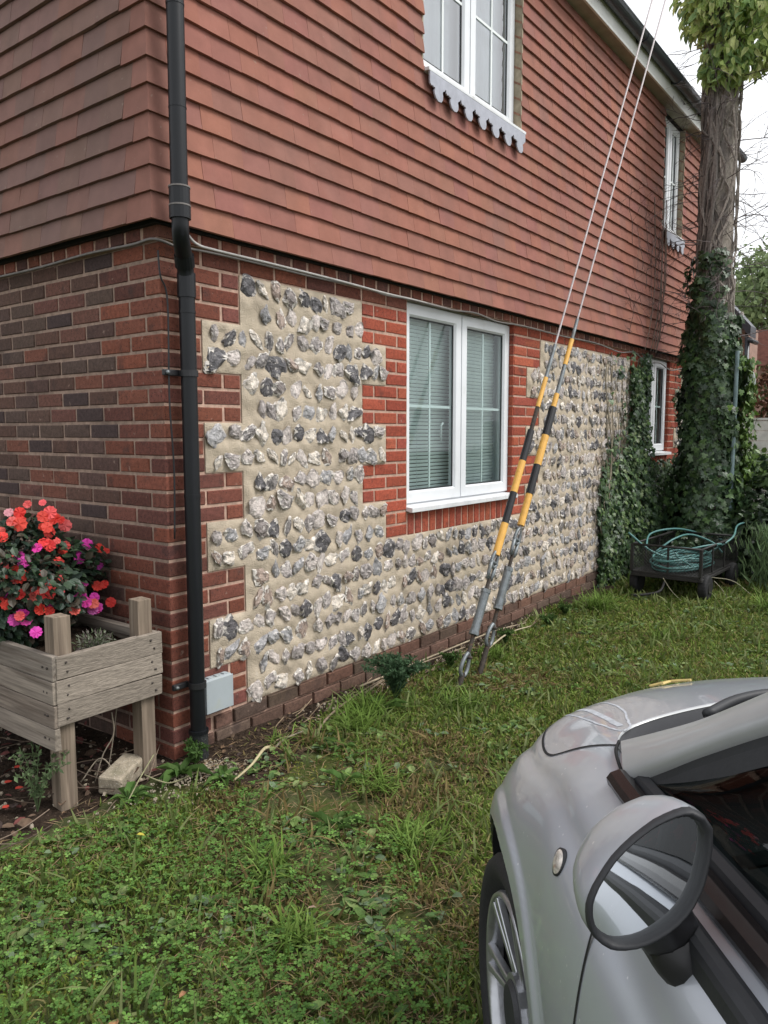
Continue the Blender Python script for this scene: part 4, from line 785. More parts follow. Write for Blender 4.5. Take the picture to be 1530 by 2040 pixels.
parts = []; n = 520; q = at(188, 1262, .12); a = RG.uniform(0, 6.28, n); el = RG.uniform(.1, 1.3, n); d = np.stack([np.cos(a), np.sin(a), el*1.2], 1); d /= np.linalg.norm(d, axis=1)[:, None]
b0 = np.tile(q, (n, 1))*[1, 1, 0]+[0, 0, .555]+d*RG.uniform(.01, .085, (n, 1)); parts.append(inst(*LEAF4, b0, basis(d+rvec(n, .5), rvec(n)), np.stack([RG.uniform(.015, .032, n), np.full(n, .014), np.full(n, .01)], 1), np.array([(.14, .17, .10), (.09, .12, .06), (.25, .27, .2), (.18, .15, .14)])[RG.integers(0, 4, n)]))
plant_obj('rosemary_plant', parts, M['grass'], 'small grey-green spiky plant in the corner of the timber planter', 'plant')
for i, (u, v) in enumerate(((8, 1560), (28, 1530), (30, 1572), (4, 1610))): # dropped petals on the soil
    d = _f+_R*(u-765)/FPX+_U*(1020-v)/FPX; p = CAM+d*((.02-CAM[2])/d[2]); V, F = OVAL; o_ = MB().add(V*.035*np.array([1, 1.4, 1]), F.tolist(), (.72, .09, .06)).build('fallen_petal', M['petal']); o_.location = p; tag(o_, ['coral petal fallen on the soil at the left edge', 'small coral petal on the soil below the planter', 'coral petal on the soil beside the tall weed', 'coral petal lowest on the soil at the left edge'][i], 'petal')
# ================================================================ stays, pole, ivy
def unit(v): v = np.asarray(v, float); return v/np.linalg.norm(v)
POLE = np.array([6.3, -.6])
def stay(a, label, L0, guards, seedoff):
    a = np.array([a[0], a[1], 0.]); top = np.array([POLE[0], POLE[1], (POLE[0]-a[0])*1.80]); d = unit(top-a); root = thing('guy_stay', label, 'stay', a, 'stays anchored in the lawn'); z_ = lambda s: d*s
    side = unit(np.cross(d, [0, 1, 0])) ; side2 = unit(np.cross(d, side))
    def rod(name, m, s0, s1, r, n=12, off=(0, 0, 0)): return tubeo(name, M[m], root, [z_(s0)+np.array(off), z_(s1)+np.array(off)], r, n, smooth=False)
    rod('anchor_rod', 'rusty', -.25, L0['eye']-.05, .016)
    def eye(s, r, w, m, nm='eye', stretch=1.5):
        P = [z_(s)+side*(r*math.cos(t))*(1-.35*math.sin(t) if nm == 'thimble' else 1)+d*(r*stretch*math.sin(t)) for t in np.linspace(0, 2*math.pi, 24, endpoint=False)]; o = MB().tube(P, w, 8, closed=True).build(nm, M[m], root, smooth=True); return o
    eye(L0['eye'], .036, .012, 'galv', 'thimble', 1.9); tubeo('shackle_bolt', M['rusty'], root, [z_(L0['eye']+.045)-side2*.03, z_(L0['eye']+.045)+side2*.03], .010, 8)
    rod('threaded_rod', 'rusty', L0['eye']+.05, L0['t0'], .012); rod('turnbuckle_body', 'galv', L0['t0'], L0['t1'], .026, 16); rod('turnbuckle_collar', 'galv', L0['t0']-.008, L0['t0']+.014, .030, 8); rod('turnbuckle_collar', 'galv', L0['t1']-.014, L0['t1']+.008, .030, 8)
    tubeo('turnbuckle_hole', M['gap'], root, [z_((L0['t0']+L0['t1'])/2)-side2*.0255, z_((L0['t0']+L0['t1'])/2)-side2*.0272], .007, 8)
    rod('threaded_rod', 'rusty', L0['t1'], L0['t2'], .011)
    e2 = L0['t2']+.055
    for sg in (-1, 1): tubeo('shackle_arm', M['galv'], root, [z_(L0['t2']-.01)+side*.020*sg, z_(e2-.02)+side*.028*sg, z_(e2+.05)+side*.030*sg], .012, 8)
    tubeo('shackle_bolt', M['galv'], root, [z_(e2+.045)-side*.04, z_(e2+.045)+side*.04], .011, 8); eye(e2+.07, .030, .011, 'galv', 'thimble', 1.8)
    for k, (s0, s1, m, r) in enumerate(guards):
        o = rod('yellow_guard' if m == 'yellow' else ('black_guard' if m == 'black' else 'strand_grip'), m, s0, s1, r, 14)
        if m == 'yellow' and s1-s0 > .15 and k < 2:
            for ss in (s0+.06, s1-.06): tubeo('guard_slot', M['gap'], o, [z_(ss-.012)-side2*(r+.0002)*.98, z_(ss+.012)-side2*(r+.0002)*.98], .0035, 6)
    rod('steel_strand', 'wire', e2+.08, np.linalg.norm(top-a), .0068, 8); 
    return root, d
def L_(p, a): return float(np.linalg.norm(np.array(p)-np.array([a[0], a[1], 0])))
A1 = (1.651, -.462); A2 = (1.881, -.462); s1 = lambda z: z/math.sin(math.atan(1.8))
def zat(a, v):  # distance up the stay whose height shows at row v (read off the photograph once)
    lo, hi = 0., 6.; dd = unit(np.array([POLE[0]-a[0], POLE[1]-a[1], (POLE[0]-a[0])*1.8]))
    for _ in range(40):
        m = (lo+hi)/2; p = np.array([a[0], a[1], 0])+dd*m; q = p-CAM; vv = 1020-FPX*(q@_U)/(q@_f); lo, hi = (m, hi) if vv > v else (lo, m)
    return lo
Z = lambda y: 640+y/2.757
g1 = [(zat(A1, Z(1285)), zat(A1, Z(1110)), 'yellow', .0235), (zat(A1, Z(1115)), zat(A1, Z(940)), 'black', .0225), (zat(A1, Z(940)), zat(A1, Z(768)), 'yellow', .0225), (zat(A1, Z(768)), zat(A1, Z(600)), 'black', .0225), (zat(A1, Z(600)), zat(A1, Z(472)), 'rusty', .014), (zat(A1, Z(472)), zat(A1, Z(310)), 'yellow', .015), (zat(A1, Z(310)), zat(A1, Z(130)), 'galv', .012)]
g2 = [(zat(A2, Z(1122)), zat(A2, Z(948)), 'yellow', .023), (zat(A2, Z(950)), zat(A2, Z(790)), 'black', .025), (zat(A2, Z(790)), zat(A2, Z(628)), 'yellow', .025), (zat(A2, Z(628)), zat(A2, Z(475)), 'black', .026), (zat(A2, Z(475)), zat(A2, Z(400)), 'yellow', .018), (zat(A2, Z(400)), zat(A2, Z(235)), 'galv', .014), (zat(A2, Z(240)), zat(A2, Z(100)), 'yellow', .016), (zat(A2, Z(100)), zat(A2, Z(-10)), 'galv', .012)]
stay(A1, 'nearer wire stay with yellow and black guards and rusty ground anchor', dict(eye=zat(A1, Z(1885)), t0=zat(A1, Z(1715)), t1=zat(A1, Z(1480)), t2=zat(A1, Z(1410))), g1, 0)
stay(A2, 'farther wire stay with yellow and black guards, right of the other one', dict(eye=zat(A2, Z(1722)), t0=zat(A2, Z(1575)), t1=zat(A2, Z(1360)), t2=zat(A2, Z(1280))), g2, 1)
# the pole
po = thing('wooden_pole', 'tall weathered pole smothered in ivy and bare twigs with leafy top', 'pole', (POLE[0], POLE[1], 0))
P = curve([(0, 0, -.1), (0, 0, 2), (0, 0, 5), (0, 0, 8.6)], 60); m_ = MB(); n = 24; rr = np.linspace(.165, .135, 60); m_.tube(P, rr, n); V = m_.v[0]; a = np.arctan2(V[:, 1], V[:, 0]); V[:, :2] *= (1+.05*np.sin(a*7+V[:, 2]*1.3)+.03*np.sin(a*17+V[:, 2]*4))[:, None]; m_.build('pole_shaft', M['bark'], po, smooth=True)
sm = MB()
for i in range(80): # old ivy stems clinging to the shaft
    a = RG.uniform(0, 6.28); z0 = RG.uniform(0, 2.5); z0 = RG.uniform(1.8, 4.6); z1 = z0+RG.uniform(.5, 1.6); k = 14; t = np.linspace(0, 1, k); aa = a+RG.normal(0, .9)*t+.4*np.sin(t*RG.uniform(5, 14)+i); r_ = .168+RG.uniform(0, .02); sm.tube(np.stack([r_*np.cos(aa), r_*np.sin(aa), z0+(z1-z0)*t], 1), RG.uniform(.004, .013), 5, tuple(np.array([.24, .21, .185])*RG.uniform(.5, 1.6)))
for i in range(16):
    a = math.radians(165)+RG.normal(0, .45); k = 20; t = np.linspace(0, 1, k); aa = a+.3*np.sin(t*8+i); sm.tube(np.stack([(.172+.012*np.sin(t*9+i))*np.cos(aa), (.172+.012*np.sin(t*9+i))*np.sin(aa), 2.4+3.2*t], 1), RG.uniform(.008, .02), 6, tuple(np.array([.12, .105, .095])*RG.uniform(.5, 1.7)))
sm.build('ivy_stems', M['stem'], po)
tw = MB()
def twig(p, d, l_, r_, depth, col):
    k = 7; P = [np.array(p)]; dd = unit(d)
    for i in range(k-1): dd = unit(dd+RG.normal(0, .17, 3)+[0, 0, -.02]); P.append(P[-1]+dd*l_/(k-1))
    tw.tube(P, np.linspace(r_, r_*.45, k), 4, col, caps=False)
    if depth:
        for _ in range(RG.integers(2, 4)): i = RG.integers(1, k-1); twig(P[i], unit(P[i]-P[i-1])+RG.normal(0, .6, 3), l_*RG.uniform(.4, .7), r_*.6, depth-1, col)
for i in range(115):
    a = RG.uniform(0, 6.28); z = RG.uniform(2.3, 5.2) if i < 95 else RG.uniform(4.8, 6.5); d = np.array([math.cos(a), math.sin(a), RG.uniform(-.15, .3)]); l_ = RG.uniform(.25, .62)*(1.25 if math.sin(a) < 0 else .8); twig((.18*math.cos(a), .18*math.sin(a), z), d, l_, RG.uniform(.003, .0055), 2, tuple(np.array([.10, .085, .085])*RG.uniform(.6, 1.7)))
tw.build('bare_twigs', M['stem'], po)
IV = [(.035, .068, .027), (.05, .092, .035), (.024, .05, .023), (.075, .13, .045), (.042, .072, .035)]
def ivyleaves(P, nrm, smin, smax, cols, droop=.9, T=IVY, wide=1.05):
    n = len(P); d = np.tile([0, 0, -droop], (n, 1))+rvec(n, .35)+nrm*.15; z = nrm+rvec(n, .28); C = np.array(cols)[RG.integers(0, len(cols), n)]*(1+RG.uniform(-.35, .35, (n, 1))); return inst(T[0]*np.array([1, wide, 1]), T[1], P, basis(d, z), RG.uniform(smin, smax, n), C)
parts = []; n = 7600; a = RG.uniform(0, 6.28, n); z = RG.uniform(0, 1, n)**1.0*3.25; R_ = .265+.19*np.clip((1.4-z)/1.4, 0, 1)+.03*np.sin(a*5+z*4)+.03*np.sin(z*9+a*3)-.06*np.clip((z-2.2), 0, 1); keep = (z < 2.62) | ((np.cos(a-2.6) > .2) & (RG.random(n) < .6)); keep &= (RG.random(n) < .96)
rr = R_*RG.uniform(.86, 1.04, n); P = np.stack([rr*np.cos(a), rr*np.sin(a), z], 1)[keep]; nr = np.stack([np.cos(a), np.sin(a), np.full(n, .25)], 1)[keep]; parts.append(ivyleaves(P, nr, .05, .085, IV))
n = 900; a = RG.normal(-.9, .5, n); z = RG.uniform(.9, 2.2, n); rr = .38+RG.normal(0, .03, n); parts.append(ivyleaves(np.stack([rr*np.cos(a), rr*np.sin(a), z], 1), np.stack([np.cos(a), np.sin(a), np.zeros(n)], 1), .04, .07, [(.10, .17, .03), (.07, .13, .03)]))
tag(cloud('ivy_leaves', parts, M['leaf'], po), kind='stuff')
# leafy head: long drooping leaves, hazy glare painted in as pale green
parts = []; LL = (OVAL[0]*np.array([1, .75, 3.0]), OVAL[1]); n = 3600; c = RG.normal(0, 1, (n, 3)); c /= np.linalg.norm(c, axis=1)[:, None]; sz = np.array([.55, .42, .95]); M['palegreen'] = mat('pale_leaf', col=True, rough=.5, var=.15, nscale=20, bump=0, spec=.3, trans=.5)
hub = np.array([[-.15, .0, 5.55], [-.15, .05, 6.2], [.0, -.5, 5.4], [-.05, -.62, 5.0], [-.1, .15, 5.7], [-.15, -.05, 5.0], [-.1, -.3, 5.2]]); hs_ = np.array([.36, .45, .36, .24, .30, .22, .34]); hi_ = RG.choice(7, n, p=[.22, .2, .16, .1, .12, .1, .1]); P = hub[hi_]+c*hs_[hi_][:, None]*RG.uniform(.3, 1, (n, 1))**.6*[1, 1, 1.1]
d = c*[.6, .6, .1]+rvec(n, .25)+[0, 0, -.75]; C = np.array([(.42, .54, .18), (.52, .62, .24), (.32, .44, .17), (.60, .66, .30), (.24, .36, .16)])[RG.integers(0, 5, n)]*(1+RG.uniform(-.25, .25, (n, 1))); parts.append(inst(LL[0], LL[1], P, basis(d, c+rvec(n, .4)), RG.uniform(.06, .13, n), C)); tag(cloud('leafy_head', parts, M['palegreen'], po), kind='stuff')
hb = MB()
for i in range(40): q = P[RG.integers(n)]; hb.tube(curve([(0, 0, q[2]-.3), q*[.5, .5, 1]-[0, 0, .1], q], 8), .006, 4, (.09, .08, .06))
hb.build('branches', M['stem'], po)
cg = MB(); cg.tube([(-.12, -.27, -.05), (-.12, -.27, 2.25)], .02, 10); cg.build('conduit', M['conduit'], po)
# ivy on the wall
iv = thing('wall_ivy', 'ivy climbing the flint wall around and below the small window', 'ivy', (5.3, 0, 0)); parts = []
n = 60000; x = RG.uniform(4.5, LX, n); z = RG.uniform(0, 2.25, n)
edge = 4.70+.22*np.clip(z-.4, 0, 3)+.10*np.sin(z*5)+.05*np.sin(z*17); dens = np.clip((x-edge)/.35, 0, 1)*.75+.3*(x > edge+.5)
top = 2.2-.0*x; dens *= np.where((x > 5.05) & (x < 6.02), np.clip((2.22-z)/.3, .25, 1)*np.where(x < 5.55, np.clip((1.55-z)*1.4, .13, 1), 1), 1); dens *= np.where(nz2(x, z*.35, 9, .3) > -.25, 1, .22)*np.where(x < 5.5, np.where(nz2(x, z*.2, 14, 1.) > 0., 1, .35), 1)
w2m = (x > 6.02) & (x < 6.97); dens *= np.where(w2m & (z > 1.16), 0, 1)*np.where(w2m & (z > .75), .35, 1); dens *= np.where((x > 6.97) & (z > 1.0), .05, 1); dens = np.maximum(dens, np.where((x > 4.85) & (z < .9+.2*np.sin(x*4)), .9, 0)*np.where(w2m & (z > .75), .4, 1))
k = RG.random(n) < dens*.62*np.where(z < 1, 1.15, 1); x, z = x[k], z[k]; n = len(x); th = .05+.13*np.clip((x-5.0), 0, 1)*np.clip(1.5-z, .25, 1)+.05*nz2(x, z, 6); y = -.02-RG.uniform(.1, 1, n)*np.clip(th, .03, .3)
P = np.stack([x-5.3, y, z], 1); nr = np.tile([-.25, -1, .2], (n, 1)); parts.append(ivyleaves(P, nr, .03, .062, IV+[(.05, .09, .03)])); 
q = RG.integers(0, n, 2600); q = q[(x[q] < 5.9)]; parts.append(ivyleaves(P[q]+[0, -.02, .01], nr[q], .025, .05, [(.11, .17, .055), (.13, .17, .07), (.08, .14, .04)])); tag(cloud('ivy_leaves', parts, M['leaf'], iv), kind='stuff')
sm = MB()
for i in range(90):
    x0 = RG.uniform(4.85, 6.05) if i < 60 else RG.uniform(6.05, 8); z0 = RG.uniform(0, .6); z1 = min(2.2, z0+RG.uniform(.7, 2)); z1 = min(z1, 1.15) if x0 > 6.02 else z1; k = 12; t = np.linspace(0, 1, k); sm.tube(np.stack([x0-5.3+.04*np.sin(t*RG.uniform(4, 11)+i)+RG.normal(0, .10)*t+.012*np.sin(t*31+i), -.03-.02*np.sin(t*5)-.01, z0+(z1-z0)*t], 1), RG.uniform(.002, .007), 4, tuple(np.array([.22, .19, .14])*RG.uniform(.4, 1.3)), caps=False)
sm.build('ivy_stems', M['stem'], iv)
# bare creeper on the hanging tiles
cr = MB(); tw = cr
for i in range(26):
    x0 = RG.uniform(5.2, 6.3); z0 = RG.uniform(2.35, 3.3); twig((x0, -.13, z0), (RG.normal(-.2, .5), -.05, RG.uniform(.2, 1)), RG.uniform(.3, .8), .003, 2, tuple(np.array([.12, .085, .08])*RG.uniform(.6, 1.6)))
for i in range(6): x0 = 5.95+RG.normal(0, .15); cr.tube(curve([(x0-.1, -.1, 2.2), (x0, -.125, 2.5), (x0+.05+RG.normal(0, .08), -.13, 3.0), (x0+.1+RG.normal(0, .1), -.13, 3.5+RG.uniform(0, .8))], 14), .005, 5, (.15, .11, .09))
for k_ in range(len(cr.v)): cr.v[k_] = np.stack([cr.v[k_][:, 0], np.minimum(cr.v[k_][:, 1], -.112), cr.v[k_][:, 2]], 1)
tag(cr.build('bare_creeper', M['stem']), 'leafless creeper stems spreading over the hanging tiles near the pole', 'creeper')
# bushes to the right
def leafbank(name, label, cat, blobs, n, smin, smax, cols, T=OVAL, dr=.5, m='leaf', group=None, seedy=True):
    b = np.array(blobs, float); w_ = b[:, 3]*b[:, 5]; i = RG.choice(len(b), n, p=w_/w_.sum()); d = rvec(n); d /= np.linalg.norm(d, axis=1)[:, None]; lump = 1+.13*np.sin(d[:, 0]*6+b[i, 0]*9)*np.sin(d[:, 2]*7+d[:, 1]*5)
    P = b[i, :3]+d*b[i, 3:6]*(RG.uniform(.55, 1, n)**.5*lump)[:, None]; k = P[:, 2] > 0; P, d = P[k], d[k]; n = len(P); C = np.array(cols)[RG.integers(0, len(cols), n)]*(1+RG.uniform(-.35, .35, (n, 1))); D = d*.4+rvec(n, .5)+[0, 0, -dr]; o = P.mean(0)*[1, 1, 0]
    root = thing(name, label, cat, o, group); tag(cloud('foliage', [inst(T[0], T[1], P-o, basis(D, d+rvec(n, .35)+[0, 0, .4]), RG.uniform(smin, smax, n), C)], M[m], root), kind='stuff'); st = MB()
    for _ in range(14): q = P[RG.integers(n)]-o; st.tube(curve([q*[.4, .4, 0]-[0, 0, .03], q*[.7, .7, .6], q*.93], 7), .008, 5, (.09, .07, .05))
    st.build('stems', M['stem'], root); return root
leafbank('ivy_mound', 'dark ivy mound filling the corner behind the garden cart', 'ivy', [(6.6, -1.2, .45, .5, .45, .75), (7.2, -1.6, .45, .6, .6, .75), (6.2, -1.75, .3, .55, .6, .6), (6.9, -.75, .4, .5, .4, .85), (7.3, -2.4, .4, .8, .8, .75), (6.0, -.55, .15, .4, .3, .35), (6.4, -2.4, .2, .6, .6, .5), (6.15, -1.15, .3, .3, .4, .5)], 12000, .045, .08, [(.03, .055, .025), (.045, .08, .032), (.02, .04, .02), (.06, .10, .04)], T=IVY)
leafbank('leafy_shrub', 'brighter green leafy sprays along the top of the ivy mound', 'shrub', [(7.0, -.85, 1.1, .35, .3, .16), (7.4, -1.4, 1.1, .5, .5, .2), (6.7, -1.35, 1.0, .4, .4, .14), (7.5, -2.2, 1.1, .6, .6, .2)], 2600, .05, .10, [(.09, .16, .04), (.13, .20, .06), (.07, .12, .035)])
n = 900; a = RG.uniform(0, 6.28, n); base = np.stack([RG.normal(5.62, .10, n), RG.normal(-1.42, .12, n), RG.uniform(0, .55, n)], 1); d = np.stack([np.cos(a)*.4, np.sin(a)*.4, np.ones(n)*RG.uniform(.4, 1.4, n)], 1); plant_obj('spiky_plant', [inst(*LEAF4, base, basis(d, rvec(n)), np.stack([RG.uniform(.08, .17, n), np.full(n, .03), np.full(n, .03)], 1), jit((.14, .21, .10), n, .3))], M['grass'], 'pale green feathery plant at the right edge beside the garden cart', 'plant')
# ---------------------------------------------------------------- cart with hose
ct = thing('garden_cart', 'black mesh-sided garden cart standing by the ivy mound', 'cart', (4.73, -.98, 0), rz=math.radians(-2)); LC, WC = 1.12, .60; zb_, zt_ = .215, .455
def cb(name, *a, bevel=.003): return boxo(name, M['cart'], ct, *a, bevel)
cb('cart_bed', 0, LC, 0, WC, zb_-.02, zb_); cb('bed_beam', 0, LC, -.012, .02, zb_-.045, zb_-.02); cb('bed_beam', 0, LC, WC-.02, WC+.01, zb_-.045, zb_-.02); cb('bed_beam', -.01, .02, 0.02, WC-.02, zb_-.045, zb_-.02)
for (x, y) in ((0, 0), (0, WC), (LC, 0), (LC, WC)): cb('corner_post', x-.013, x+.013, y-.013, y+.013, zb_, zt_)
for x in (LC*.3, LC*.62):
    for y in (0, WC): cb('side_post', x-.009, x+.009, y-.006, y+.006, zb_, zt_)
cb('side_post', -.006, .006, WC*.45, WC*.45+.018, zb_, zt_)
for y in (0, WC): tubeo('top_rail', M['cart'], ct, [(0, y, zt_), (LC, y, zt_)], .010, 8); tubeo('top_rail', M['cart'], ct, [(0 if y == 0 else LC, 0, zt_), (0 if y == 0 else LC, WC, zt_)], .010, 8)
def meshpanel(o, u, v, nu, nv): # expanded metal: crossing diagonal wires
    m_ = MB(); o, u, v = map(np.array, (o, u, v)); st = .03; Lu, Lv = np.linalg.norm(u), np.linalg.norm(v); k = int((Lu+Lv)/st)
    for s in (1, -1):
        for i in range(k):
            a = i*st; t0 = max(0, a-Lv); t1 = min(a, Lu)
            if t1 <= t0: continue
            p = lambda t: o+unit(u)*(t if s > 0 else Lu-t)+unit(v)*(a-t); m_.tube([p(t0), p(t1)], .0014, 3, caps=False)
    return m_.build('mesh_panel', M['cart'], ct)
meshpanel((0, .005, zb_), (LC, 0, 0), (0, 0, zt_-zb_), 0, 0); meshpanel((0, WC-.005, zb_), (LC, 0, 0), (0, 0, zt_-zb_), 0, 0); meshpanel((.002, 0, zb_), (0, WC, 0), (0, 0, zt_-zb_), 0, 0); meshpanel((LC, 0, zb_), (0, WC, 0), (0, 0, zt_-zb_), 0, 0)
for (x, y) in ((.14, -.0), (.14, WC), (LC-.16, 0), (LC-.16, WC)):
    y0 = y-.04 if y else y-.04; P = [(x, y0, .105), (x, y0+.075, .105)]; wo = tubeo('wheel', M['rubber'], ct, P, .115, 24, smooth=False); bv = wo.modifiers.new('b', 'BEVEL'); bv.width = .02; bv.segments = 3; bv.limit_method = 'ANGLE'
    tubeo('wheel_hub', M['cart'], wo, [(x, y0-.006, .105), (x, y0+.08, .105)], .05, 16, smooth=False); tubeo('axle', M['cart'], ct, [(x, y0+.04, .105), (x, y0+.04, zb_-.03)], .012, 8)
tubeo('cart_handle', M['cart'], ct, curve([(0, WC/2, .15), (-.12, WC/2, .08), (-.2, WC/2+.1, .05), (-.25, WC/2+.2, .04)], 14), .012, 8)
hm = MB(); t = np.linspace(0, 2*math.pi*11, 520); kx = .36+.075*np.sin(t*.31)+.02*np.sin(t*.9); ky = .21+.035*np.sin(t*.23+1); cx_ = .46+.05*np.sin(t*.17); zz = zb_+.018+.11*(t/t[-1])+.012*np.sin(t*1.7); hm.tube(np.stack([cx_+kx*np.cos(t), .30+ky*np.sin(t), zz], 1), .0095, 7)
for P in ([(.05, .1, .30), (.12, .25, .38), (.25, .1, .44), (.5, -.02, .45), (.75, .1, .36)], [(-.05, .62, .56), (.05, .45, .40), (.2, .3, .33), (.5, .2, .33)], [(.3, .5, .35), (.5, .4, .46), (.85, .35, .47), (1.05, .2, .38), (1.0, .1, .3)], [(.2, .55, .4), (.45, .6, .50), (.8, .5, .52), (1.15, .4, .46), (1.22, .1, .38)], [(.5, .1, .35), (.8, -.03, .47), (1.1, .0, .56), (1.3, -.05, .58)], [(1.22, -.2, .45), (1.3, -.25, .35), (1.27, -.22, .22), (1.18, -.2, .12)]): hm.tube(curve(P, 26), .009, 7)
for k_ in range(len(hm.v)): v_ = hm.v[k_]; c_, s_ = math.cos(math.radians(-2)), math.sin(math.radians(-2)); hm.v[k_] = np.stack([4.73+v_[:, 0]*c_-v_[:, 1]*s_, -.98+v_[:, 0]*s_+v_[:, 1]*c_, v_[:, 2]], 1)
tag(hm.build('garden_hose', M['hose'], None, smooth=True), 'teal garden hose coiled loosely in the black mesh cart', 'hose')
for i, P in enumerate(([(4.9, -1.05, .17), (4.95, -1.1, .1), (5.0, -1.15, 0)], [(5.0, -1.0, .18), (5.15, -1.15, .14), (5.2, -1.3, .02)], [(4.62, -.7, .2), (4.6, -.78, .1), (4.66, -.86, .0)])): tag(tubeo('dry_stem', M['stem'], None, curve(P, 10), .003, 4, (.3, .28, .2)), ['straight dry stem leaning on the near side of the cart', 'arching dry stem right of the cart wheel', 'thin dry stem hanging at the left end of the cart'][i], 'stem')
# ---------------------------------------------------------------- what stands beyond
fe = thing('garden_fence', 'pale painted board fence beyond the pole', 'fence', (9.0, -.22, 0))
for i in range(11): o_ = boxo('board', M['fencew'], fe, -.012-.008, .012, -3.2, .1, .15+i*.132, .15+i*.132+.128, .003); o_.rotation_euler.y = 0
boxo('fence_cap', M['fencew'], fe, -.03, .03, -3.2, .12, 1.605, 1.635, .003)
for y in (.08, -1.7, -3.2): boxo('fence_post', M['fencew'], fe, -.03, .05, y-.04, y+.04, 0, 1.605, .003)
hb_ = thing('neighbour_house', 'flint and brick house with dark bargeboard beyond the pole', 'house', (10.5, 0, 0)); E0 = np.array([0, -.02])
boxo('flint_wall', M['brickfar'], hb_, 0, .9, 0, 6, 0, 3.05, 0); m_ = MB(); m_.add([(0, 0, 3.05), (0, 6, 3.05), (0, 3, 6.4)], [(0, 1, 2)][:1]); m_.build('gable', M['brickfar'], hb_)
for i, (a, b) in enumerate((((-.06, -.10, 2.85), (3, 6.55)), ((-.06, 6.22, 2.85), (3, 6.55)))): m_ = MB(); y0, z0 = a[1], a[2]; y1, z1 = b; V = [(-.12, y0, z0), (-.12, y1, z1), (-.12, y1, z1+.16), (-.12, y0, z0+.16), (.25, y0, z0), (.25, y1, z1), (.25, y1, z1+.16), (.25, y0, z0+.16)]; m_.add(V, [(0, 1, 2, 3), (7, 6, 5, 4), (0, 4, 5, 1), (3, 2, 6, 7), (0, 3, 7, 4)], (.03, .028, .028)); m_.build('bargeboard', M['gutter'], hb_)
fb = MB(); r = random.Random(4); FB = []
for i in range(420):
    y = r.uniform(.03, .9); z = r.uniform(1.0, 3.3); V, F, C = FT[r.randrange(26)]; FB.append((V*[.035, .09, .08]+np.array([-.005, y, z]), F, np.clip(C*1.5, 0, 1)))
tag(cloud('flint', FB, M['flint'], hb_), kind='stuff')
for y in (.06, .35, .62): boxo('brick_pier', M['rooffar'], hb_, -.03, 0, y, y+.06, 1.9, 3.1, 0)
tubeo('rain_pipe', M['gutter'], hb_, [(-.06, -.05, .2), (-.06, -.05, 2.85)], .035, 10); tubeo('gutter_end', M['gutter'], hb_, [(-.15, -.10, 2.80), (.3, -.10, 2.80)], .035, 10)
dsh = thing('satellite_dish', 'grey dish behind the right side of the ivy clad pole', 'dish', (9.6, -.12, 2.13)); m_ = MB(); V = [(-.06*(1-r_*r_), .24*r_*math.cos(t), .30*r_*math.sin(t)) for r_ in np.linspace(0.02, 1, 8) for t in np.linspace(0, 2*math.pi, 28, endpoint=False)]; m_.add(V, [(i*28+j, i*28+(j+1) % 28, (i+1)*28+(j+1) % 28, (i+1)*28+j) for i in range(7) for j in range(28)]); o_ = m_.build('dish_bowl', M['dish'], dsh, smooth=True); sd_ = o_.modifiers.new('s', 'SOLIDIFY'); sd_.thickness = .012; o_.rotation_euler.z = .25
tubeo('dish_arm', M['gutter'], dsh, [(-.02, 0, -.28), (-.05, -.15, -.33), (.3, -.1, -.35)], .015, 8); tubeo('dish_bracket', M['gutter'], dsh, [(.0, 0, 0), (.9, .15, .0)], .02, 8)
h3 = thing('tiled_outbuilding', 'long low building with red-brown tiled roof beyond the fence', 'building', (18, 1.2, 0)); boxo('wall', M['brickfar'], h3, 0, 5, -6, 3, 0, 3.05, 0); m_ = MB()
for i in range(14): zz = 3.0+i*.07; xx = -.2+i*.12; m_.box(xx, xx+.16, -6, 3, zz, zz+.10)
m_.build('roof', M['rooffar'], h3); boxo('chimney', M['brickfar'], h3, 1.6, 2.3, -.5, .05, 3.4, 5.0, 0); boxo('chimney_cap', M['stone'], h3, 1.5, 2.4, -.6, .15, 5.0, 5.1, 0)
leafbank('rusty_shrub', 'reddish brown leafy shrub above the pale fence', 'shrub', [(10.4, -.42, 1.95, .35, .32, .42), (10.3, -.8, 1.85, .5, .4, .5), (10.4, -.6, 2.3, .3, .3, .3)], 3000, .05, .09, [(.20, .09, .06), (.15, .075, .05), (.24, .13, .08), (.10, .11, .05)], m='grass')
def tree(label, x, y, h, cr_, cz, n, cols, s0=.12, s1=.26):
    root = thing('garden_tree', label, 'tree', (x, y, 0), 'trees beyond the houses'); t_ = MB(); t_.tube(curve([(0, 0, -.2), (.05, .03, cz*.5), (0, 0, cz)], 12), np.linspace(.18, .08, 12), 8, (.12, .1, .08))
    for _ in range(9): a = RG.uniform(0, 6.28); t_.tube(curve([(0, 0, cz*RG.uniform(.45, .8)), (math.cos(a)*cr_*.4, math.sin(a)*cr_*.4, cz), (math.cos(a)*cr_*.8, math.sin(a)*cr_*.8, cz+RG.uniform(-.2, .7)*cr_)], 8), np.linspace(.06, .015, 8), 6, (.12, .1, .08))
    t_.build('trunk', M['stem'], root); c = rvec(26); c /= np.linalg.norm(c, axis=1)[:, None]; c = c*np.array([cr_, cr_, (h-cz)])*RG.uniform(.35, .85, (26, 1))+[0, 0, cz]; i = RG.integers(0, 26, n); d = rvec(n); P = c[i]+d*cr_*.17; tag(cloud('crown', [inst(*OVAL, P, basis(rvec(n)+[0, 0, -.4], d+[0, 0, .5]), RG.uniform(s0, s1, n), np.array(cols)[RG.integers(0, len(cols), n)]*(1+RG.uniform(-.3, .3, (n, 1))))], M['grass'], root), kind='stuff')
TCc = [(.17, .23, .10), (.22, .28, .13), (.14, .19, .09)]  # crown greens lightened, painting distance haze into the leaves
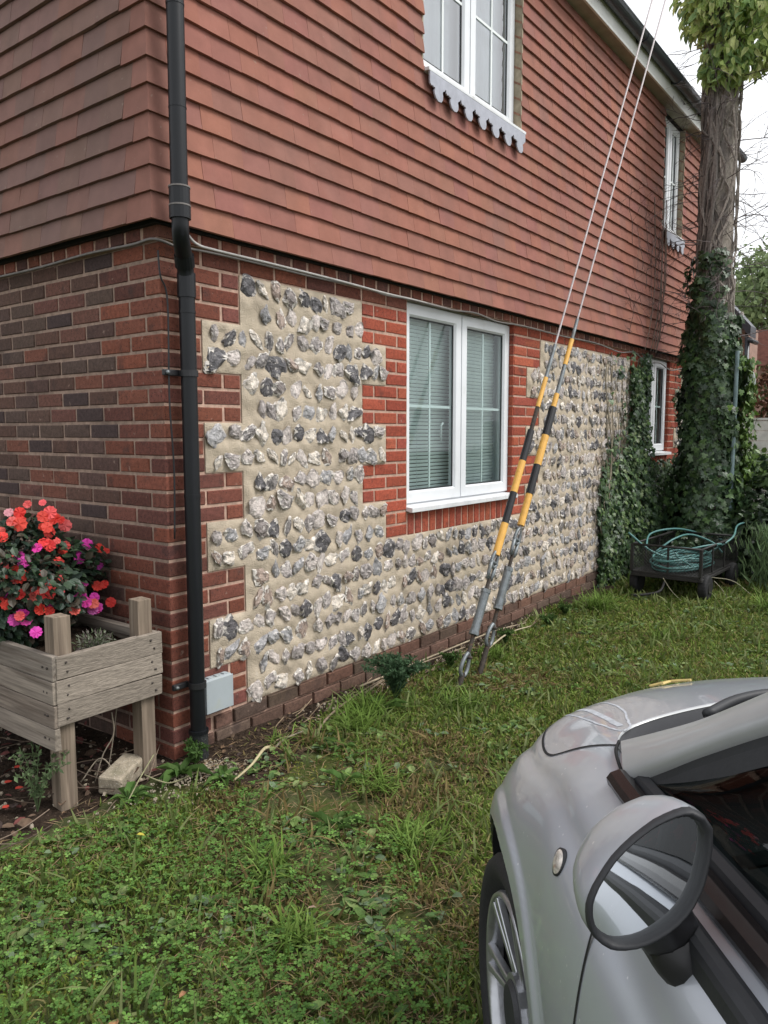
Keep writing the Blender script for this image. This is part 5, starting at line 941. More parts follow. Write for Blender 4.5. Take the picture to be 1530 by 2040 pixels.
tree('rounded green tree behind the far roofs at the right edge', 27, 3.2, 8.0, 2.4, 5.6, 5200, TCc); tree('taller pale green tree further right behind the far chimney', 30, .3, 8.8, 3.0, 6.0, 5200, TCc); tree('garden tree standing beyond the fence out to the right', 22, -6, 9, 3, 5, 4200, TCc)
# ================================================================ the car (local frame: X forward from the front hub, Y inboard from the left flank, Z up)
HW = .81
car = thing('parked_car', 'silver small hatchback parked on the grass, seen over its left door mirror', 'car', CO, rz=CH)
def c3(X, Y, Z): return (X, -Y, Z)      # object frame: inboard is -y
SEC = {
 .70: [(.60, .24), (.58, .29), (.58, .33), (.59, .36), (.61, .38), (.63, .395), (.66, .405), (.69, .412), (.72, .42), (.76, .425), (.81, .43)],
 .665: [(.45, .22), (.42, .28), (.42, .34), (.43, .38), (.46, .42), (.50, .45), (.54, .48), (.58, .50), (.63, .52), (.70, .54), (.81, .55)],
 .60: [(.30, .22), (.27, .30), (.265, .38), (.28, .44), (.31, .49), (.35, .53), (.40, .57), (.45, .60), (.53, .645), (.65, .68), (.81, .69)],
 .50: [(.18, .22), (.15, .32), (.145, .42), (.16, .50), (.19, .555), (.235, .61), (.29, .66), (.36, .705), (.47, .755), (.62, .785), (.81, .795)],
 .35: [(.12, .22), (.09, .32), (.08, .45), (.092, .54), (.122, .61), (.165, .675), (.22, .735), (.29, .782), (.43, .832), (.60, .855), (.81, .86)],
 .20: [(.08, .22), (.054, .32), (.044, .48), (.046, .585), (.063, .67), (.100, .738), (.150, .79), (.225, .84), (.40, .886), (.60, .905), (.81, .91)],
 .0: [(.06, .20), (.030, .30), (.024, .50), (.023, .645), (.034, .735), (.066, .797), (.112, .838), (.20, .892), (.40, .938), (.60, .952), (.81, .956)],
 -.2: [(.06, .20), (.030, .30), (.022, .50), (.020, .66), (.034, .78), (.068, .858), (.118, .905), (.19, .935), (.40, .968), (.60, .98), (.81, .985)],
 -.42: [(.05, .19), (.022, .30), (.008, .50), (.006, .66), (.024, .79), (.066, .88), (.112, .921), (.15, .933), (.19, .936), (.25, .936), (.30, .936)],
 -.8: [(.05, .18), (.018, .30), (.0, .50), (.0, .66), (.022, .80), (.065, .895), (.105, .932), (.14, .94), (.18, .942), (.24, .942), (.30, .942)],
 -1.3: [(.05, .18), (.018, .30), (.0, .50), (.0, .66), (.022, .80), (.065, .90), (.105, .945), (.14, .955), (.18, .957), (.24, .957), (.30, .957)],
 -2.0: [(.05, .2), (.015, .30), (-.008, .50), (-.008, .66), (.016, .80), (.06, .905), (.11, .955), (.15, .97), (.2, .975), (.25, .975), (.30, .975)],
 -2.6: [(.10, .22), (.07, .30), (.05, .50), (.05, .66), (.07, .8), (.11, .9), (.16, .95), (.2, .965), (.25, .97), (.28, .97), (.32, .97)],
 -2.85: [(.28, .25), (.24, .32), (.22, .48), (.22, .62), (.24, .74), (.27, .82), (.31, .87), (.34, .885), (.38, .89), (.42, .89), (.46, .89)],
}
SX = np.array(sorted(SEC)); SP = np.array([SEC[x] for x in SX])     # (ns, 11, 2)
def cr1(t, A):
    """monotone-ish cubic (pchip-like) along axis 0 at parameters SX"""
    return None
def hermite(xq, xs, A):
    h = np.diff(xs); d = np.diff(A, axis=0)/h.reshape(-1, *([1]*(A.ndim-1))); m = np.zeros_like(A); m[0], m[-1] = d[0], d[-1]
    w0, w1_ = h[1:].reshape(-1, *([1]*(A.ndim-1))), h[:-1].reshape(-1, *([1]*(A.ndim-1))); m[1:-1] = (d[:-1]*w0+d[1:]*w1_)/(w0+w1_)
    i = np.clip(np.searchsorted(xs, xq, side='right')-1, 0, len(xs)-2); t = (xq-xs[i])/h[i]; sh = (-1,)+(1,)*(A.ndim-1); t = t.reshape(sh); hh = h[i].reshape(sh)
    return (2*t**3-3*t**2+1)*A[i]+(t**3-2*t**2+t)*hh*m[i]+(-2*t**3+3*t**2)*A[i+1]+(t**3-t**2)*hh*m[i+1]
def surf(X, s):
    """arrays of X and s (0..10) -> (Y, Z)"""
    X = np.asarray(X, float).ravel(); s = np.clip(np.asarray(s, float).ravel(), 0, 10); R_ = hermite(X, SX, SP); i = np.clip(s.astype(int), 0, 9); t = s-i; ar = np.arange(len(X)); g_ = lambda k: R_[ar, np.clip(k, 0, 10)]
    a, b, c, d = g_(i-1), g_(i), g_(i+1), g_(i+2); a = np.where((i == 0)[:, None], 2*b-c, a); d = np.where((i == 9)[:, None], 2*c-b, d); t = t[:, None]
    return .5*((2*b)+(c-a)*t+(2*a-5*b+4*c-d)*t*t+(-a+3*b-3*c+d)*t**3)
# panel outlines in (X, s)
HUB = (0., .30); ARCH_R = .370; HUBR = (-2.3, .30)
hood_side = curve([(-.19, 6.87), (-.13, 6.45), (-.06, 6.03), (-.03, 5.95), (.03, 5.98), (.12, 6.12), (.22, 6.35), (.34, 6.5), (.46, 6.6), (.56, 6.9), (.62, 7.6), (.655, 9.0), (.665, 10.3)], 160)
hood_rear = curve([(-.19, 6.87), (-.118, 7.10), (-.078, 7.40), (-.058, 7.9), (-.05, 8.7), (-.045, 10.3)], 60)
def hood_s(X): return np.interp(X, hood_side[:, 0], hood_side[:, 1])     # lower limit of the bonnet
def hood_x(s): return np.interp(s, hood_rear[:, 1], hood_rear[:, 0])     # rear limit of the bonnet
door_gap = curve([(-.41, 6.6), (-.46, 5.5), (-.505, 4.2), (-.515, 3.0), (-.50, 1.8), (-.49, .0)], 80)
def door_x(s): return np.interp(s, door_gap[::-1, 1], door_gap[::-1, 0])
def classify(X, s):
    Y, Z = surf(X, s).T; X = np.asarray(X); k = np.zeros(len(X), int)   # 0 wing, 1 bonnet, 2 door, 3 bumper, 4 cowl, 5 rear quarter, -1 none
    k[(X > .34+.16*np.clip((s-3)/3, 0, 1)) & (s < 6.2)] = 3; k[X > .6] = 3
    hb = (s > hood_s(X)) & (X > hood_x(s)) & (X > -.19) & (X < .60); k[hb] = 1
    k[(X <= hood_x(s)) & (s > 6.87) & (X > -.42)] = -1; k[(X <= -.19) & (s > 6.87)] = -1; k[(X < -.3) & (s > 6.75)] = -1
    d = (X < door_x(s)); k[d & (k >= 0)] = 2; k[(X < -1.62) & (k == 2)] = 5
    k[(np.hypot(X-HUB[0], Z-HUB[1]) < ARCH_R) & (s < 5)] = -1; k[(np.hypot(X-HUBR[0], Z-HUBR[1]) < .35) & (s < 5)] = -1
    return k
def snap(X, s):
    """nudge grid vertices onto the nearest panel outline so the edges run clean"""
    P = np.stack([X, s*.1], 1); Q = np.vstack([hood_side*[1, .1], hood_rear*[1, .1], door_gap*[1, .1]])
    th = np.linspace(0, math.pi, 200)
    out = P.copy(); 
    for a in range(0, len(P), 4000):
        D = np.hypot(P[a:a+4000, None, 0]-Q[None, :, 0], P[a:a+4000, None, 1]-Q[None, :, 1]); j = D.argmin(1); m = D.min(1) < .0052; out[a:a+4000][m] = Q[j[m]]
    return out[:, 0], out[:, 1]*10
gx_ = np.unique(np.round(np.concatenate([np.linspace(-2.85, -.9, 90), np.linspace(-.9, .45, 190), np.linspace(.45, .70, 46)]), 5)); gs_ = np.linspace(0, 10, 140)
GX, GS = np.meshgrid(gx_, gs_, indexing='ij'); sx_, ss_ = snap(GX.ravel(), GS.ravel())
YZ = surf(sx_, ss_); V3 = np.stack([sx_, YZ[:, 0], YZ[:, 1]], 1)
# push vertices near the wheel arches onto the circle
for hb_x, hz, R0 in ((HUB[0], HUB[1], ARCH_R), (HUBR[0], HUBR[1], .35)):
    dx, dz = V3[:, 0]-hb_x, V3[:, 2]-hz; r_ = np.hypot(dx, dz); m = (np.abs(r_-R0) < .009) & (ss_ < 5) & (dz > -.12); V3[m, 0] = hb_x+dx[m]/r_[m]*R0; V3[m, 2] = hz+dz[m]/r_[m]*R0
_r = np.hypot(V3[:, 0]-HUB[0], V3[:, 2]-HUB[1]); _fl = np.clip((ARCH_R+.062-_r)/.018, 0, 1)*(_r > ARCH_R-.03)*(ss_ < 5)*np.clip((V3[:, 2]-.12)/.1, 0, 1)*np.clip((.36-V3[:, 0])/.12, 0, 1); V3[:, 1] -= .009*_fl*_fl*(3-2*_fl)
_sc = np.interp(V3[:, 0], [-1.6, -.7, -.3, -.05, .1, .3], [3.95, 4.3, 4.75, 5.35, 5.55, 5.6]); _gr = np.exp(-((ss_-_sc)/.30)**2); V3[:, 1] += .0055*_gr*(V3[:, 0] < .3); V3[:, 2] -= .0045*_gr*(V3[:, 0] < .3)
sh = GX.shape; I = np.arange(GX.size).reshape(sh); Q4 = np.stack([I[:-1, :-1], I[:-1, 1:], I[1:, 1:], I[1:, :-1]], -1).reshape(-1, 4)
cxq = V3[Q4].mean(1); kX = sx_[Q4].mean(1); kS = ss_[Q4].mean(1); cls = classify(kX, kS)
for hb_x, hz, R0 in ((HUB[0], HUB[1], ARCH_R), (HUBR[0], HUBR[1], .35)): cls[(np.hypot(cxq[:, 0]-hb_x, cxq[:, 2]-hz) < R0) & (kS < 5)] = -1
def panel(name, k, m, mirror=False):
    F = Q4[cls == k]; u, inv = np.unique(F, return_inverse=True); V = V3[u].copy(); Y = V[:, 1].copy()
    if mirror: Y = 2*HW-Y
    V = np.stack([V[:, 0], -Y, V[:, 2]], 1); F = inv.reshape(F.shape); F = F[:, ::-1] if mirror else F
    return link(bpy.data.objects.new(name, mkmesh(name, V, [F], None, True, (M[m],))), car)
for k, nm in ((0, 'wing'), (2, 'door'), (3, 'bumper'), (5, 'rear_quarter')):
    panel(nm, k, 'paint'); panel(nm, k, 'paint', True)
bon = panel('bonnet', 1, 'paint'); b2 = panel('bonnet_right_half', 1, 'paint', True); b2.parent = bon; b2.name = 'bonnet_half'
# shut lines: narrow dark strips just proud of the paint
def ribbon(name, X, s, w_, parent, m='gap', lift=.0012):
    YZ = surf(X, s); P = np.stack([X, YZ[:, 0], YZ[:, 1]], 1); e = 1e-3; Ya = surf(X+e, s); Yb = surf(X, s+e*5); tx = np.stack([np.full(len(X), e), *(Ya-YZ).T], 1); ts = np.stack([np.zeros(len(X)), *(Yb-YZ).T], 1); n_ = np.cross(ts, tx); n_ /= np.linalg.norm(n_, axis=1)[:, None]
    n_ = np.where(((n_*[0, -1, 1]).sum(1) < 0)[:, None], -n_, n_); T = np.gradient(P, axis=0); T /= np.linalg.norm(T, axis=1)[:, None]+1e-9; b_ = np.cross(n_, T); V = np.stack([P+n_*lift-b_*w_/2, P+n_*lift+b_*w_/2], 1); V = V*[1, -1, 1]; m_ = MB(); sheet(m_, V); return m_.build(name, M[m], parent, smooth=True)
hs1 = hood_side[:118]; hs1 = hs1[hs1[:, 0] < .60]
ribbon('bonnet_gap', hs1[:, 0], hs1[:, 1], .0055, bon); ribbon('door_gap', door_gap[:, 0], door_gap[:, 1], .0055, car)
ribbon('bonnet_gap_highlight', hs1[20:, 0]+.0, hs1[20:, 1]-.05, .0022, bon, 'chrome') if False else None
# bonnet rear lip folded down into the cowl, cowl panel, windscreen
def rear_edge(n, off=0.): t = np.linspace(0, 1, n); s = np.interp(t, [0, 1], [6.87, 10]); X = hood_x(s)+off; YZ = surf(X, s); return np.stack([X, YZ[:, 0], YZ[:, 1]], 1)
E0_ = rear_edge(50); lipd = MB(); cc_ = lambda P: P*[1, -1, 1]
P_ = np.stack([cc_(E0_), cc_(E0_+[-.003, 0, -.001]), cc_(E0_+[-.005, .0, -.003])], 1); sheet(lipd, P_); lipd.build('bonnet_lip', M['pillar'], bon, smooth=True)
full = lambda P: np.vstack([P, (P*[1, -1, 1]+[0, 2*HW, 0])[::-1][1:]])   # mirrored about the centre line
CW = full(E0_)*[1, 1, 1]+[-.005, 0, -.004]; n_ = len(CW)
# windscreen base and top curves
tt = np.linspace(-1, 1, n_); wbY = HW+tt*(HW-.205); WB = np.stack([-.26-.045*np.abs(tt)**2, HW+tt*(HW-.226), .998-.006*np.abs(tt)**2], 1); WT = np.stack([-.86-.10*np.abs(tt)**2, HW+tt*(HW-.315), 1.432-.035*np.abs(tt)**2], 1)
cw = MB(); mid = CW*.8+WB*.2-[0, 0, .030]; sheet(cw, np.stack([cc_(CW), cc_(mid), cc_(WB)], 1)); cw.build('cowl_panel', M['trim'], car, smooth=True)
ws = MB(); k = np.linspace(0, 1, 14); bow = np.sin(k*math.pi)*.012; WS = np.array([WB*(1-a)+WT*a+[.6*b, 0, .7*b] for a, b in zip(k, bow)]); sheet(ws, WS[4:].transpose(1, 0, 2)*[1, -1, 1]); ws.build('windscreen', M['cglass'], car, smooth=True); fr_ = MB(); sheet(fr_, WS[:5].transpose(1, 0, 2)*[1, -1, 1]); fr_.build('windscreen_black_edge', M['trim'], car, smooth=True)
# wiper
wp = tubeo('wiper', M['trim'], car, [c3(*q) for q in curve([(-.215, .315, .99), (-.165, .40, .997), (-.145, .50, 1.0), (-.14, .75, 1.003)], 20)], .009, 8); tubeo('wiper_blade', M['black'], wp, [c3(*q) for q in curve([(-.25, .30, .992), (-.235, .45, 1.006), (-.23, .75, 1.012)], 20)], .006, 6)
tubeo('wiper_spindle', M['black'], wp, [c3(-.215, .315, .95), c3(-.22, .32, .985)], .010, 10)
# A pillar: broad silver band from the wing up into the roof rail; outer (window) edge and inner (screen) edge
PO = curve([(-.325, .138, .936), (-.40, .155, .990), (-.474, .178, 1.046), (-.60, .214, 1.132), (-.80, .258, 1.25), (-1.02, .292, 1.345), (-1.35, .315, 1.40), (-1.9, .325, 1.40), (-2.4, .34, 1.33), (-2.75, .36, 1.15)], 70)
PI = curve([(-.188, .182, .934), (-.275, .215, .985), (-.358, .243, 1.036), (-.50, .278, 1.135), (-.70, .318, 1.27), (-.93, .36, 1.395), (-1.35, .42, 1.462), (-1.9, .43, 1.46), (-2.4, .44, 1.40), (-2.75, .45, 1.2)], 70)
ap = MB(); rows = [PO+[.0, .012, -.012], PO, PO+(PI-PO)*.12+[0, -.004, .010], PO+(PI-PO)*.5+[0, -.003, .014], PO+(PI-PO)*.88+[.003, 0, .008], PI, PI+[-.006, .006, -.012]]
sheet(ap, np.stack(rows, 1)*[1, -1, 1]); ap.build('front_pillar', M['pillar'], car, smooth=True); ap2 = MB(); sheet(ap2, (np.stack(rows, 1)*[1, -1, 1]+[0, 2*HW, 0])[:, ::-1]*[1, -1, 1]); ap2.build('front_pillar', M['pillar'], car, smooth=True)
rfm = MB(); Pl = PI[34:]; R3 = []
for a in np.linspace(0, 1, 20): Y = Pl[:, 1]*(1-a)+(2*HW-Pl[:, 1])*a; R3.append(np.stack([Pl[:, 0]+.07*np.sin(a*math.pi)*np.exp(-((Pl[:, 0]+.9)/.3)**2), Y, Pl[:, 2]+.045*np.sin(a*math.pi)], 1))
sheet(rfm, np.array(R3).transpose(1, 0, 2)*[1, -1, 1]); rfm.build('roof', M['pillar'], car, smooth=True)
# fillet between wing top and pillar foot
ff = MB(); f0 = np.array([surf([x], [s])[0] for x, s in zip(np.linspace(-.19, -.33, 12), np.linspace(6.87, 6.72, 12))]); f0 = np.stack([np.linspace(-.188, -.33, 12), f0[:, 0], f0[:, 1]], 1); f1 = np.array([PI[0]*(1-a)+PO[0]*a for a in np.linspace(0, 1, 12)])+[-.006, .0, -.012]; sheet(ff, np.stack([f0, (f0+f1)/2+[0, 0, .001], f1], 1)*[1, -1, 1]); ff.build('pillar_foot', M['pillar'], car, smooth=True)
tubeo('pillar_gap', M['gap'], car, [c3(*(q+[.003, -.002, .001])) for q in curve([PI[0], (PI[0]+PO[0])/2+[.012, -.004, .004], PO[0], PO[0]+[-.02, -.004, -.004]], 24)], .0028, 6)
# black window surround under the pillar, belt mouldings
BLT = curve([(-.315, .118, .930), (-.42, .114, .932), (-.8, .108, .944), (-1.3, .108, .957), (-1.62, .11, .965)], 50)
def strip(name, m, C0, offs, close=False): m_ = MB(); sheet(m_, np.stack([C0+np.array(o) for o in offs], 1)*[1, -1, 1]); return m_.build(name, M[m], car, smooth=False)
strip('belt_moulding', 'gloss', BLT, [(0, -.004, -.004), (0, -.006, .004), (0, .0, .012), (0, .014, .017), (0, .026, .014), (0, .028, .0)])
strip('belt_rubber', 'trim', BLT, [(0, .027, .008), (0, .030, .022), (0, .040, .027), (0, .055, .022), (0, .06, .0)])
tubeo('belt_moulding_end', M['gloss'], car, [c3(*q) for q in curve([BLT[0]+[.004, .010, -.002], BLT[0]+[-.02, .012, .0]], 5)], .014, 12)
FR = PO[:46]; strip('window_frame', 'trim', FR, [(0, .010, -.008), (0, .008, -.022), (-.008, .004, -.044), (-.004, .012, -.048), (0, .03, -.04)])
# side glass
G1_ = BLT+[0, .045, .015]; G2_ = np.stack([np.interp(np.linspace(0, 1, 50), np.linspace(0, 1, 45), (PO[1:46]+[0, .016, -.03])[:, i]) for i in range(3)], 1); G2_[0] = G1_[0]+[0, .002, .012]
sg = MB(); sheet(sg, np.stack([G1_*(1-a)+G2_*a+[0, -.012*math.sin(a*math.pi), 0] for a in np.linspace(0, 1, 8)], 1)*[1, -1, 1]); sg.build('side_window', M['cglass'], car, smooth=True)
strip('slanted_bar', 'trim', np.array([(-.585+.0, .165, .945), (-.66, .18, 1.0), (-.76, .21, 1.09), (-.9, .25, 1.2)]), [(0, 0, 0), (.014, .002, .008), (.014, .02, .008), (0, .02, 0)])  # thin dark slanted bar just behind the side glass
# interior
boxo('floor_pan', M['dark'], car, -2.7, .1, -1.55, -.08, .22, .25, 0)
for y0 in (.25, .92):
    st_ = boxo('seat', M['seat'], car, -1.45, -.95, -(y0+.48), -y0, .45, .60, .04); bk_ = boxo('seat_back', M['seat'], st_, -1.60, -1.45, -(y0+.47), -(y0+.01), .58, 1.10, .05); boxo('headrest', M['headrest'], st_, -1.60, -1.50, -(y0+.36), -(y0+.12), 1.13, 1.32, .04)
boxo('rear_seat', M['seat'], car, -2.35, -2.2, -1.4, -.22, .45, 1.1, .05)
ds = MB(); prism(ds, [(-.28, .94), (-.42, .955), (-.60, .93), (-.66, .86), (-.62, .60), (-.28, .60)], -1.50, -.14); ds.build('dashboard', M['trim'], car, bevel=.02)
swm = MB(); cS = np.array([-.86, 1.19, .93]); ax = unit([-.9, 0, .42]); u_ = np.array([0, 1, 0.]); v_ = np.cross(ax, u_); P = [cS+.18*(math.cos(t)*u_+math.sin(t)*v_) for t in np.linspace(0, 2*math.pi, 36, endpoint=False)]; swm.tube(np.array(P)*[1, -1, 1], .015, 10, closed=True); swo = swm.build('steering_wheel', M['trim'], car, smooth=True)
tubeo('steering_column', M['trim'], swo, [c3(*cS), c3(*(cS-ax*.25))], .04, 12)
for sg_ in (-1, 1): tubeo('steering_spoke', M['trim'], swo, [c3(*cS), c3(*(cS+u_*.17*sg_-v_*.03))], .018, 8)
boxo('door_card', M['trim'], car, -1.6, -.45, -.10, -.07, .35, .93, .01)
boxo('inner_guard', M['dark'], car, -.36, .38, -.40, -.36, .1, .62, 0); 
def edgeY(X, z): s = np.linspace(0, 5, 200); YZ = surf(np.full(200, X), s); return YZ[np.abs(YZ[:, 1]-z).argmin(), 0]
# wheel arch lining
for hx, hz, R0 in ((HUB[0], HUB[1], ARCH_R), (HUBR[0], HUBR[1], .35)):
    al = MB(); th = np.linspace(-.35, math.pi+.35, 40); sheet(al, np.array([[c3(hx+R0*1.003*math.cos(t), y if y > .1 else edgeY(hx+R0*math.cos(t), hz+R0*math.sin(t))+.002, hz+R0*1.003*math.sin(t)) for y in (.012, .2, .36)] for t in th])); al.build('wheel_arch_liner', M['trim'], car, smooth=True)
    le = MB(); th = np.linspace(.05, math.pi-.05, 60); zz = hz+R0*np.sin(th); xx = hx+R0*np.cos(th)
# door handle, repeater, sticker mark, yellow scrap
def onflank(X, z): s = np.linspace(0, 8, 400); YZ = surf(np.full(400, X), s); i = np.abs(YZ[:, 1]-z).argmin(); return s[i], YZ[i]
s_, (ry, rz_) = onflank(-.385, .845); rp_ = thing('x', '', '', (0, 0, 0)); bpy.data.objects.remove(rp_)
c_, s_ = math.cos(CH), math.sin(CH)
def tolocal(P): d = P-CO; return np.array([d@CF, d@CR, d[2]])
camL = tolocal(CAM)
def hit(u, v):  # where a line of sight meets the flank, found once to place the lamp
    d = _f+_R*(u-765)/FPX+_U*(1020-v)/FPX; d = np.array([d@CF, d@CR, d[2]]); best = None
    for t in np.linspace(.7, 1.9, 600):
        P = camL+d*t; s = np.linspace(1, 8, 200); YZ = surf(np.full(200, P[0]), s); j = np.abs(YZ[:, 1]-P[2]).argmin()
        if P[1] > YZ[j, 0]: return P
    return P
q1 = hit(1113, 1717); q0 = np.array(c3(*q1)); _s = np.linspace(1, 8, 400); _yz = surf(np.full(400, q1[0]), _s); _j = np.abs(_yz[:, 1]-q1[2]).argmin(); _s0 = _s[_j]
_a = surf([q1[0]-.01, q1[0]+.01], [_s0, _s0]); _b = surf([q1[0]]*2, [_s0-.1, _s0+.1]); tX = np.array([.02, *(_a[1]-_a[0])]); tS = np.array([0, *(_b[1]-_b[0])]); nn = unit(np.cross(tS, tX)); nn = nn*(-1 if nn[1] > 0 else 1); nrm = nn*[1, -1, 1]; ro = tubeo('side_repeater_bezel', M['trim'], car, [q0-nrm*.006, q0+nrm*.0015], .0205, 28); tubeo('side_repeater', M['lens'], ro, [q0, q0+nrm*.0025, q0+nrm*.0045], [.0180, .0175, .010], 28)
# mirror
MO = np.array([(970, 190), (1060, 235), (1110, 310), (1113, 380), (1110, 450), (1098, 540), (1080, 620), (1055, 720), (1020, 800), (980, 880), (930, 950), (870, 1015), (800, 1070), (720, 1120), (640, 1160), (560, 1185), (480, 1195), (420, 1195), (370, 1185), (310, 1150), (265, 1110), (235, 1060), (220, 1000), (215, 940), (218, 880), (235, 820), (265, 750), (300, 690), (350, 610), (400, 540), (470, 465), (540, 400), (620, 337), (700, 280), (775, 242), (850, 210), (910, 193)], float)/3.643+[1110, 1560]
MC = np.array([-.690, .012, 1.0]); MN = unit([-1, -.07, .175])       # centre and facing of the mirror glass
def onplane(uv):
    d = _f+_R*(uv[0]-765)/FPX+_U*(1020-uv[1])/FPX; d = np.array([d@CF, d@CR, d[2]]); t = ((MC-camL)@MN)/(d@MN); return camL+d*t
RIM = np.array([onplane(q) for q in MO]); RC = RIM.mean(0); RIM = RC+(RIM-RC); nR = len(RIM)
mh = MB(); fw = np.array([1, .0, -.04]); rings = [(1.0, .0), (1.012, .008), (1.015, .022), (.985, .040), (.925, .060), (.83, .080), (.69, .097), (.5, .110), (.28, .118), (.06, .121)]
V = np.array([(RC+(RIM-RC)*k+fw*d+np.array([0, 0, -.012*d/.12]))*[1, -1, 1] for k, d in rings]); mir = thing('m', '', ''); bpy.data.objects.remove(mir)
mb = MB(); F = [(i*nR+j, (i+1)*nR+j, (i+1)*nR+(j+1) % nR, i*nR+(j+1) % nR) for i in range(len(rings)-1) for j in range(nR)]; mb.add(V.reshape(-1, 3), F+[tuple(range((len(rings)-1)*nR, len(rings)*nR))]); mo_ = mb.build('door_mirror', M['paint'], car, smooth=True)
rb = MB(); bw = -MN; rr_ = [(1.012, .010), (1.012, .0), (.995, -.007), (.96, -.008), (.92, -.005), (.904, .0), (.900, .009)]; V = np.array([(RC+(RIM-RC)*k+bw*d)*[1, -1, 1] for k, d in rr_]); rb.add(V.reshape(-1, 3), [(i*nR+j, i*nR+(j+1) % nR, (i+1)*nR+(j+1) % nR, (i+1)*nR+j) for i in range(len(rr_)-1) for j in range(nR)]); rb.build('mirror_rim', M['trim'], mo_, smooth=True)
GN = unit([-.975, -.045, .178]); mg = MB(); rr2 = []; base = RC+bw*.012
for k in (1., .8, .6, .4, .2, .02):
    P = RC+(RIM-RC)*.905*k; h = ((P-RC)@GN)/(GN@MN); P = P-MN*h[:, None]+bw*.005+MN*.0012*(1-k*k); rr2.append(P*[1, -1, 1])
mg.add(np.array(rr2).reshape(-1, 3), [(i*nR+j, i*nR+(j+1) % nR, (i+1)*nR+(j+1) % nR, (i+1)*nR+j) for i in range(5) for j in range(nR)]+[tuple(range(5*nR, 6*nR))]); gl = mg.build('mirror_glass', M['chrome'], mo_, smooth=True)
ms_ = MB(); st0 = RC+fw*.045+[0, .0, -.05]; ms_.tube([c3(*q) for q in curve([RC+fw*.04+[0, .02, -.045], RC+fw*.045+[0, .045, -.085], [-.66, .075, .895], [-.66, .10, .875]], 14)], np.linspace(.036, .030, 14), 14); ms_.build('mirror_arm', M['black'], mo_, smooth=True)
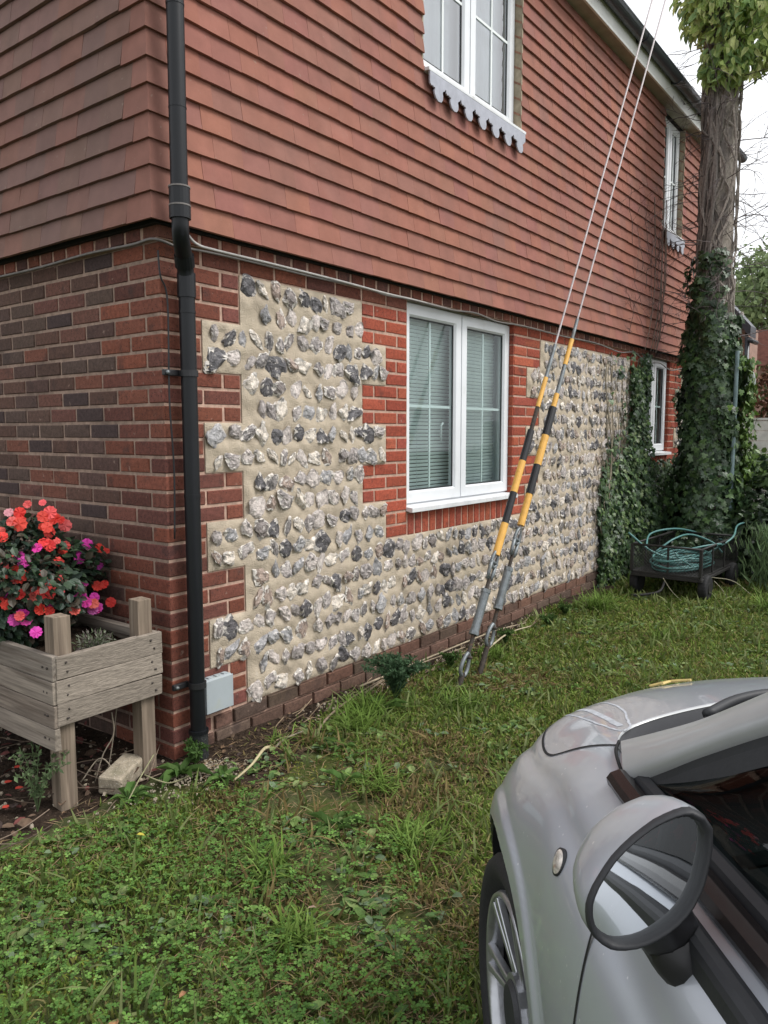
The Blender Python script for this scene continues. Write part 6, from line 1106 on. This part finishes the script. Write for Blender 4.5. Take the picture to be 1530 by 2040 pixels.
# wheels
def wheel(X, Y, r_, front=True):
    w_ = MB(); prof = [(.10, .205), (.055, .212), (.03, .225), (.006, .25), (.0, .268), (.006, r_-.012), (.02, r_-.002), (.05, r_), (.12, r_), (.16, r_-.004), (.185, r_-.03), (.185, .22)]; n = 64
    V = [(X+rr*math.cos(t), -(Y+yy), .295+rr*math.sin(t)) for yy, rr in prof for t in np.linspace(0, 2*math.pi, n, endpoint=False)]; w_.add(V, [(i*n+j, i*n+(j+1) % n, (i+1)*n+(j+1) % n, (i+1)*n+j) for i in range(len(prof)-1) for j in range(n)]); wo = w_.build('wheel', M['rubber'], car, smooth=True)
    r2 = MB(); prof = [(.045, .203), (.03, .204), (.018, .206), (.010, .212), (.008, .218), (.018, .223), (.04, .222)]; V = [(X+rr*math.cos(t), -(Y+yy), .295+rr*math.sin(t)) for yy, rr in prof for t in np.linspace(0, 2*math.pi, n, endpoint=False)]; r2.add(V, [(i*n+j, i*n+(j+1) % n, (i+1)*n+(j+1) % n, (i+1)*n+j) for i in range(len(prof)-1) for j in range(n)]); rim = r2.build('rim', M['alloy'], wo, smooth=True)
    for k in range(14): # paired spokes, dished
        a = 2*math.pi*k/14+.12*(1 if k % 2 else -1)+.1; s_ = MB(); P0 = []
        for rr, yy, hw in ((.06, .035, .009), (.11, .026, .0075), (.16, .018, .007), (.208, .010, .009)):
            for sg in (-1, 1):
                for dy in (0, .018): x = rr*math.cos(a)-sg*hw*math.sin(a); z = rr*math.sin(a)+sg*hw*math.cos(a); P0.append((X+x, -(Y+yy+dy), .295+z))
        F = []
        for i in range(3): b = i*4; F += [(b, b+4, b+6, b+2), (b+1, b+3, b+7, b+5), (b, b+1, b+5, b+4), (b+2, b+6, b+7, b+3)]
        s_.add(P0, F); s_.build('spoke', M['alloy'], wo, bevel=.003)
    tubeo('hub_cap', M['trim'], wo, [c3(X, Y+.012, .295), c3(X, Y+.02, .295), c3(X, Y+.05, .295)], [.052, .060, .062], 32, smooth=False); tubeo('hub_ring', M['alloy'], wo, [c3(X, Y+.022, .295), c3(X, Y+.05, .295)], .072, 32, smooth=False)
    tubeo('wheel_backing', M['dark'], wo, [c3(X, Y+.105, .295), c3(X, Y+.115, .295)], .205, 32, smooth=False); tubeo('brake_disc', M['rusty'], wo, [c3(X, Y+.08, .295), c3(X, Y+.10, .295)], .13, 32, smooth=False)
    return wo
wheel(0, .032, .298); wheel(-2.3, .038, .298)
for X in (0, -2.3): tubeo('wheel', M['rubber'], car, [c3(X, 2*HW-.04, .295), c3(X, 2*HW-.22, .295)], .295, 40, smooth=False)
# headlamp, number plate less front face
hl = MB(); hp = [];
for (X, s) in [(.42, 5.2), (.50, 4.9), (.555, 5.3), (.56, 6.0), (.52, 6.45), (.45, 6.4), (.40, 5.9)]: y, z = surf([X], [s])[0]; hp.append((X+.003, -(y-.003), z+.004))
hl.add(hp, [tuple(range(len(hp)))]); hl.build('headlamp', M['lens'], car)
# dried sticker outline on the bonnet and a yellow scrap of leaf
def onbonnet(X, Y): s = np.linspace(6, 10, 300); YZ = surf(np.full(300, X), s); i = np.abs(YZ[:, 0]-Y).argmin(); return s[i]
ro_ = curve([(.245, .225), (.27, .245), (.262, .27), (.18, .285), (.05, .275), (-.06, .245), (-.115, .225), (-.10, .208), (.0, .205), (.14, .205), (.22, .212), (.245, .225)], 70)
ribbon('sticker_residue', ro_[:, 0], np.array([onbonnet(*q) for q in ro_]), .0045, bon, 'decal', .0008)
ro2 = curve([(.22, .238), (.12, .236), (.0, .228), (-.08, .222)], 30); ribbon('sticker_residue', ro2[:, 0], np.array([onbonnet(*q) for q in ro2]), .012, bon, 'decal', .0007)
yl = MB(); X, Y = .31, .49
for (a, b) in (((-.034, -.034), (.034, .034)), ((-.034, .034), (.034, -.034))):
    z = lambda dx, dy: surf([X+dy], [onbonnet(X+dy, Y+dx)])[0][1]+.006; P = curve([c3(X+a[1], Y+a[0], z(a[0], a[1])), c3(X, Y, z(0, 0)+.002), c3(X+b[1], Y+b[0], z(b[0], b[1]))], 8); yl.tube(P, .0035, 5)
yo = yl.build('leaf_scrap', M['straw']); yo.matrix_world = Matrix.Translation(CO)@Matrix.Rotation(CH, 4, 'Z'); tag(yo, 'small yellow cross-shaped scrap of leaf lying on the silver bonnet', 'leaf')
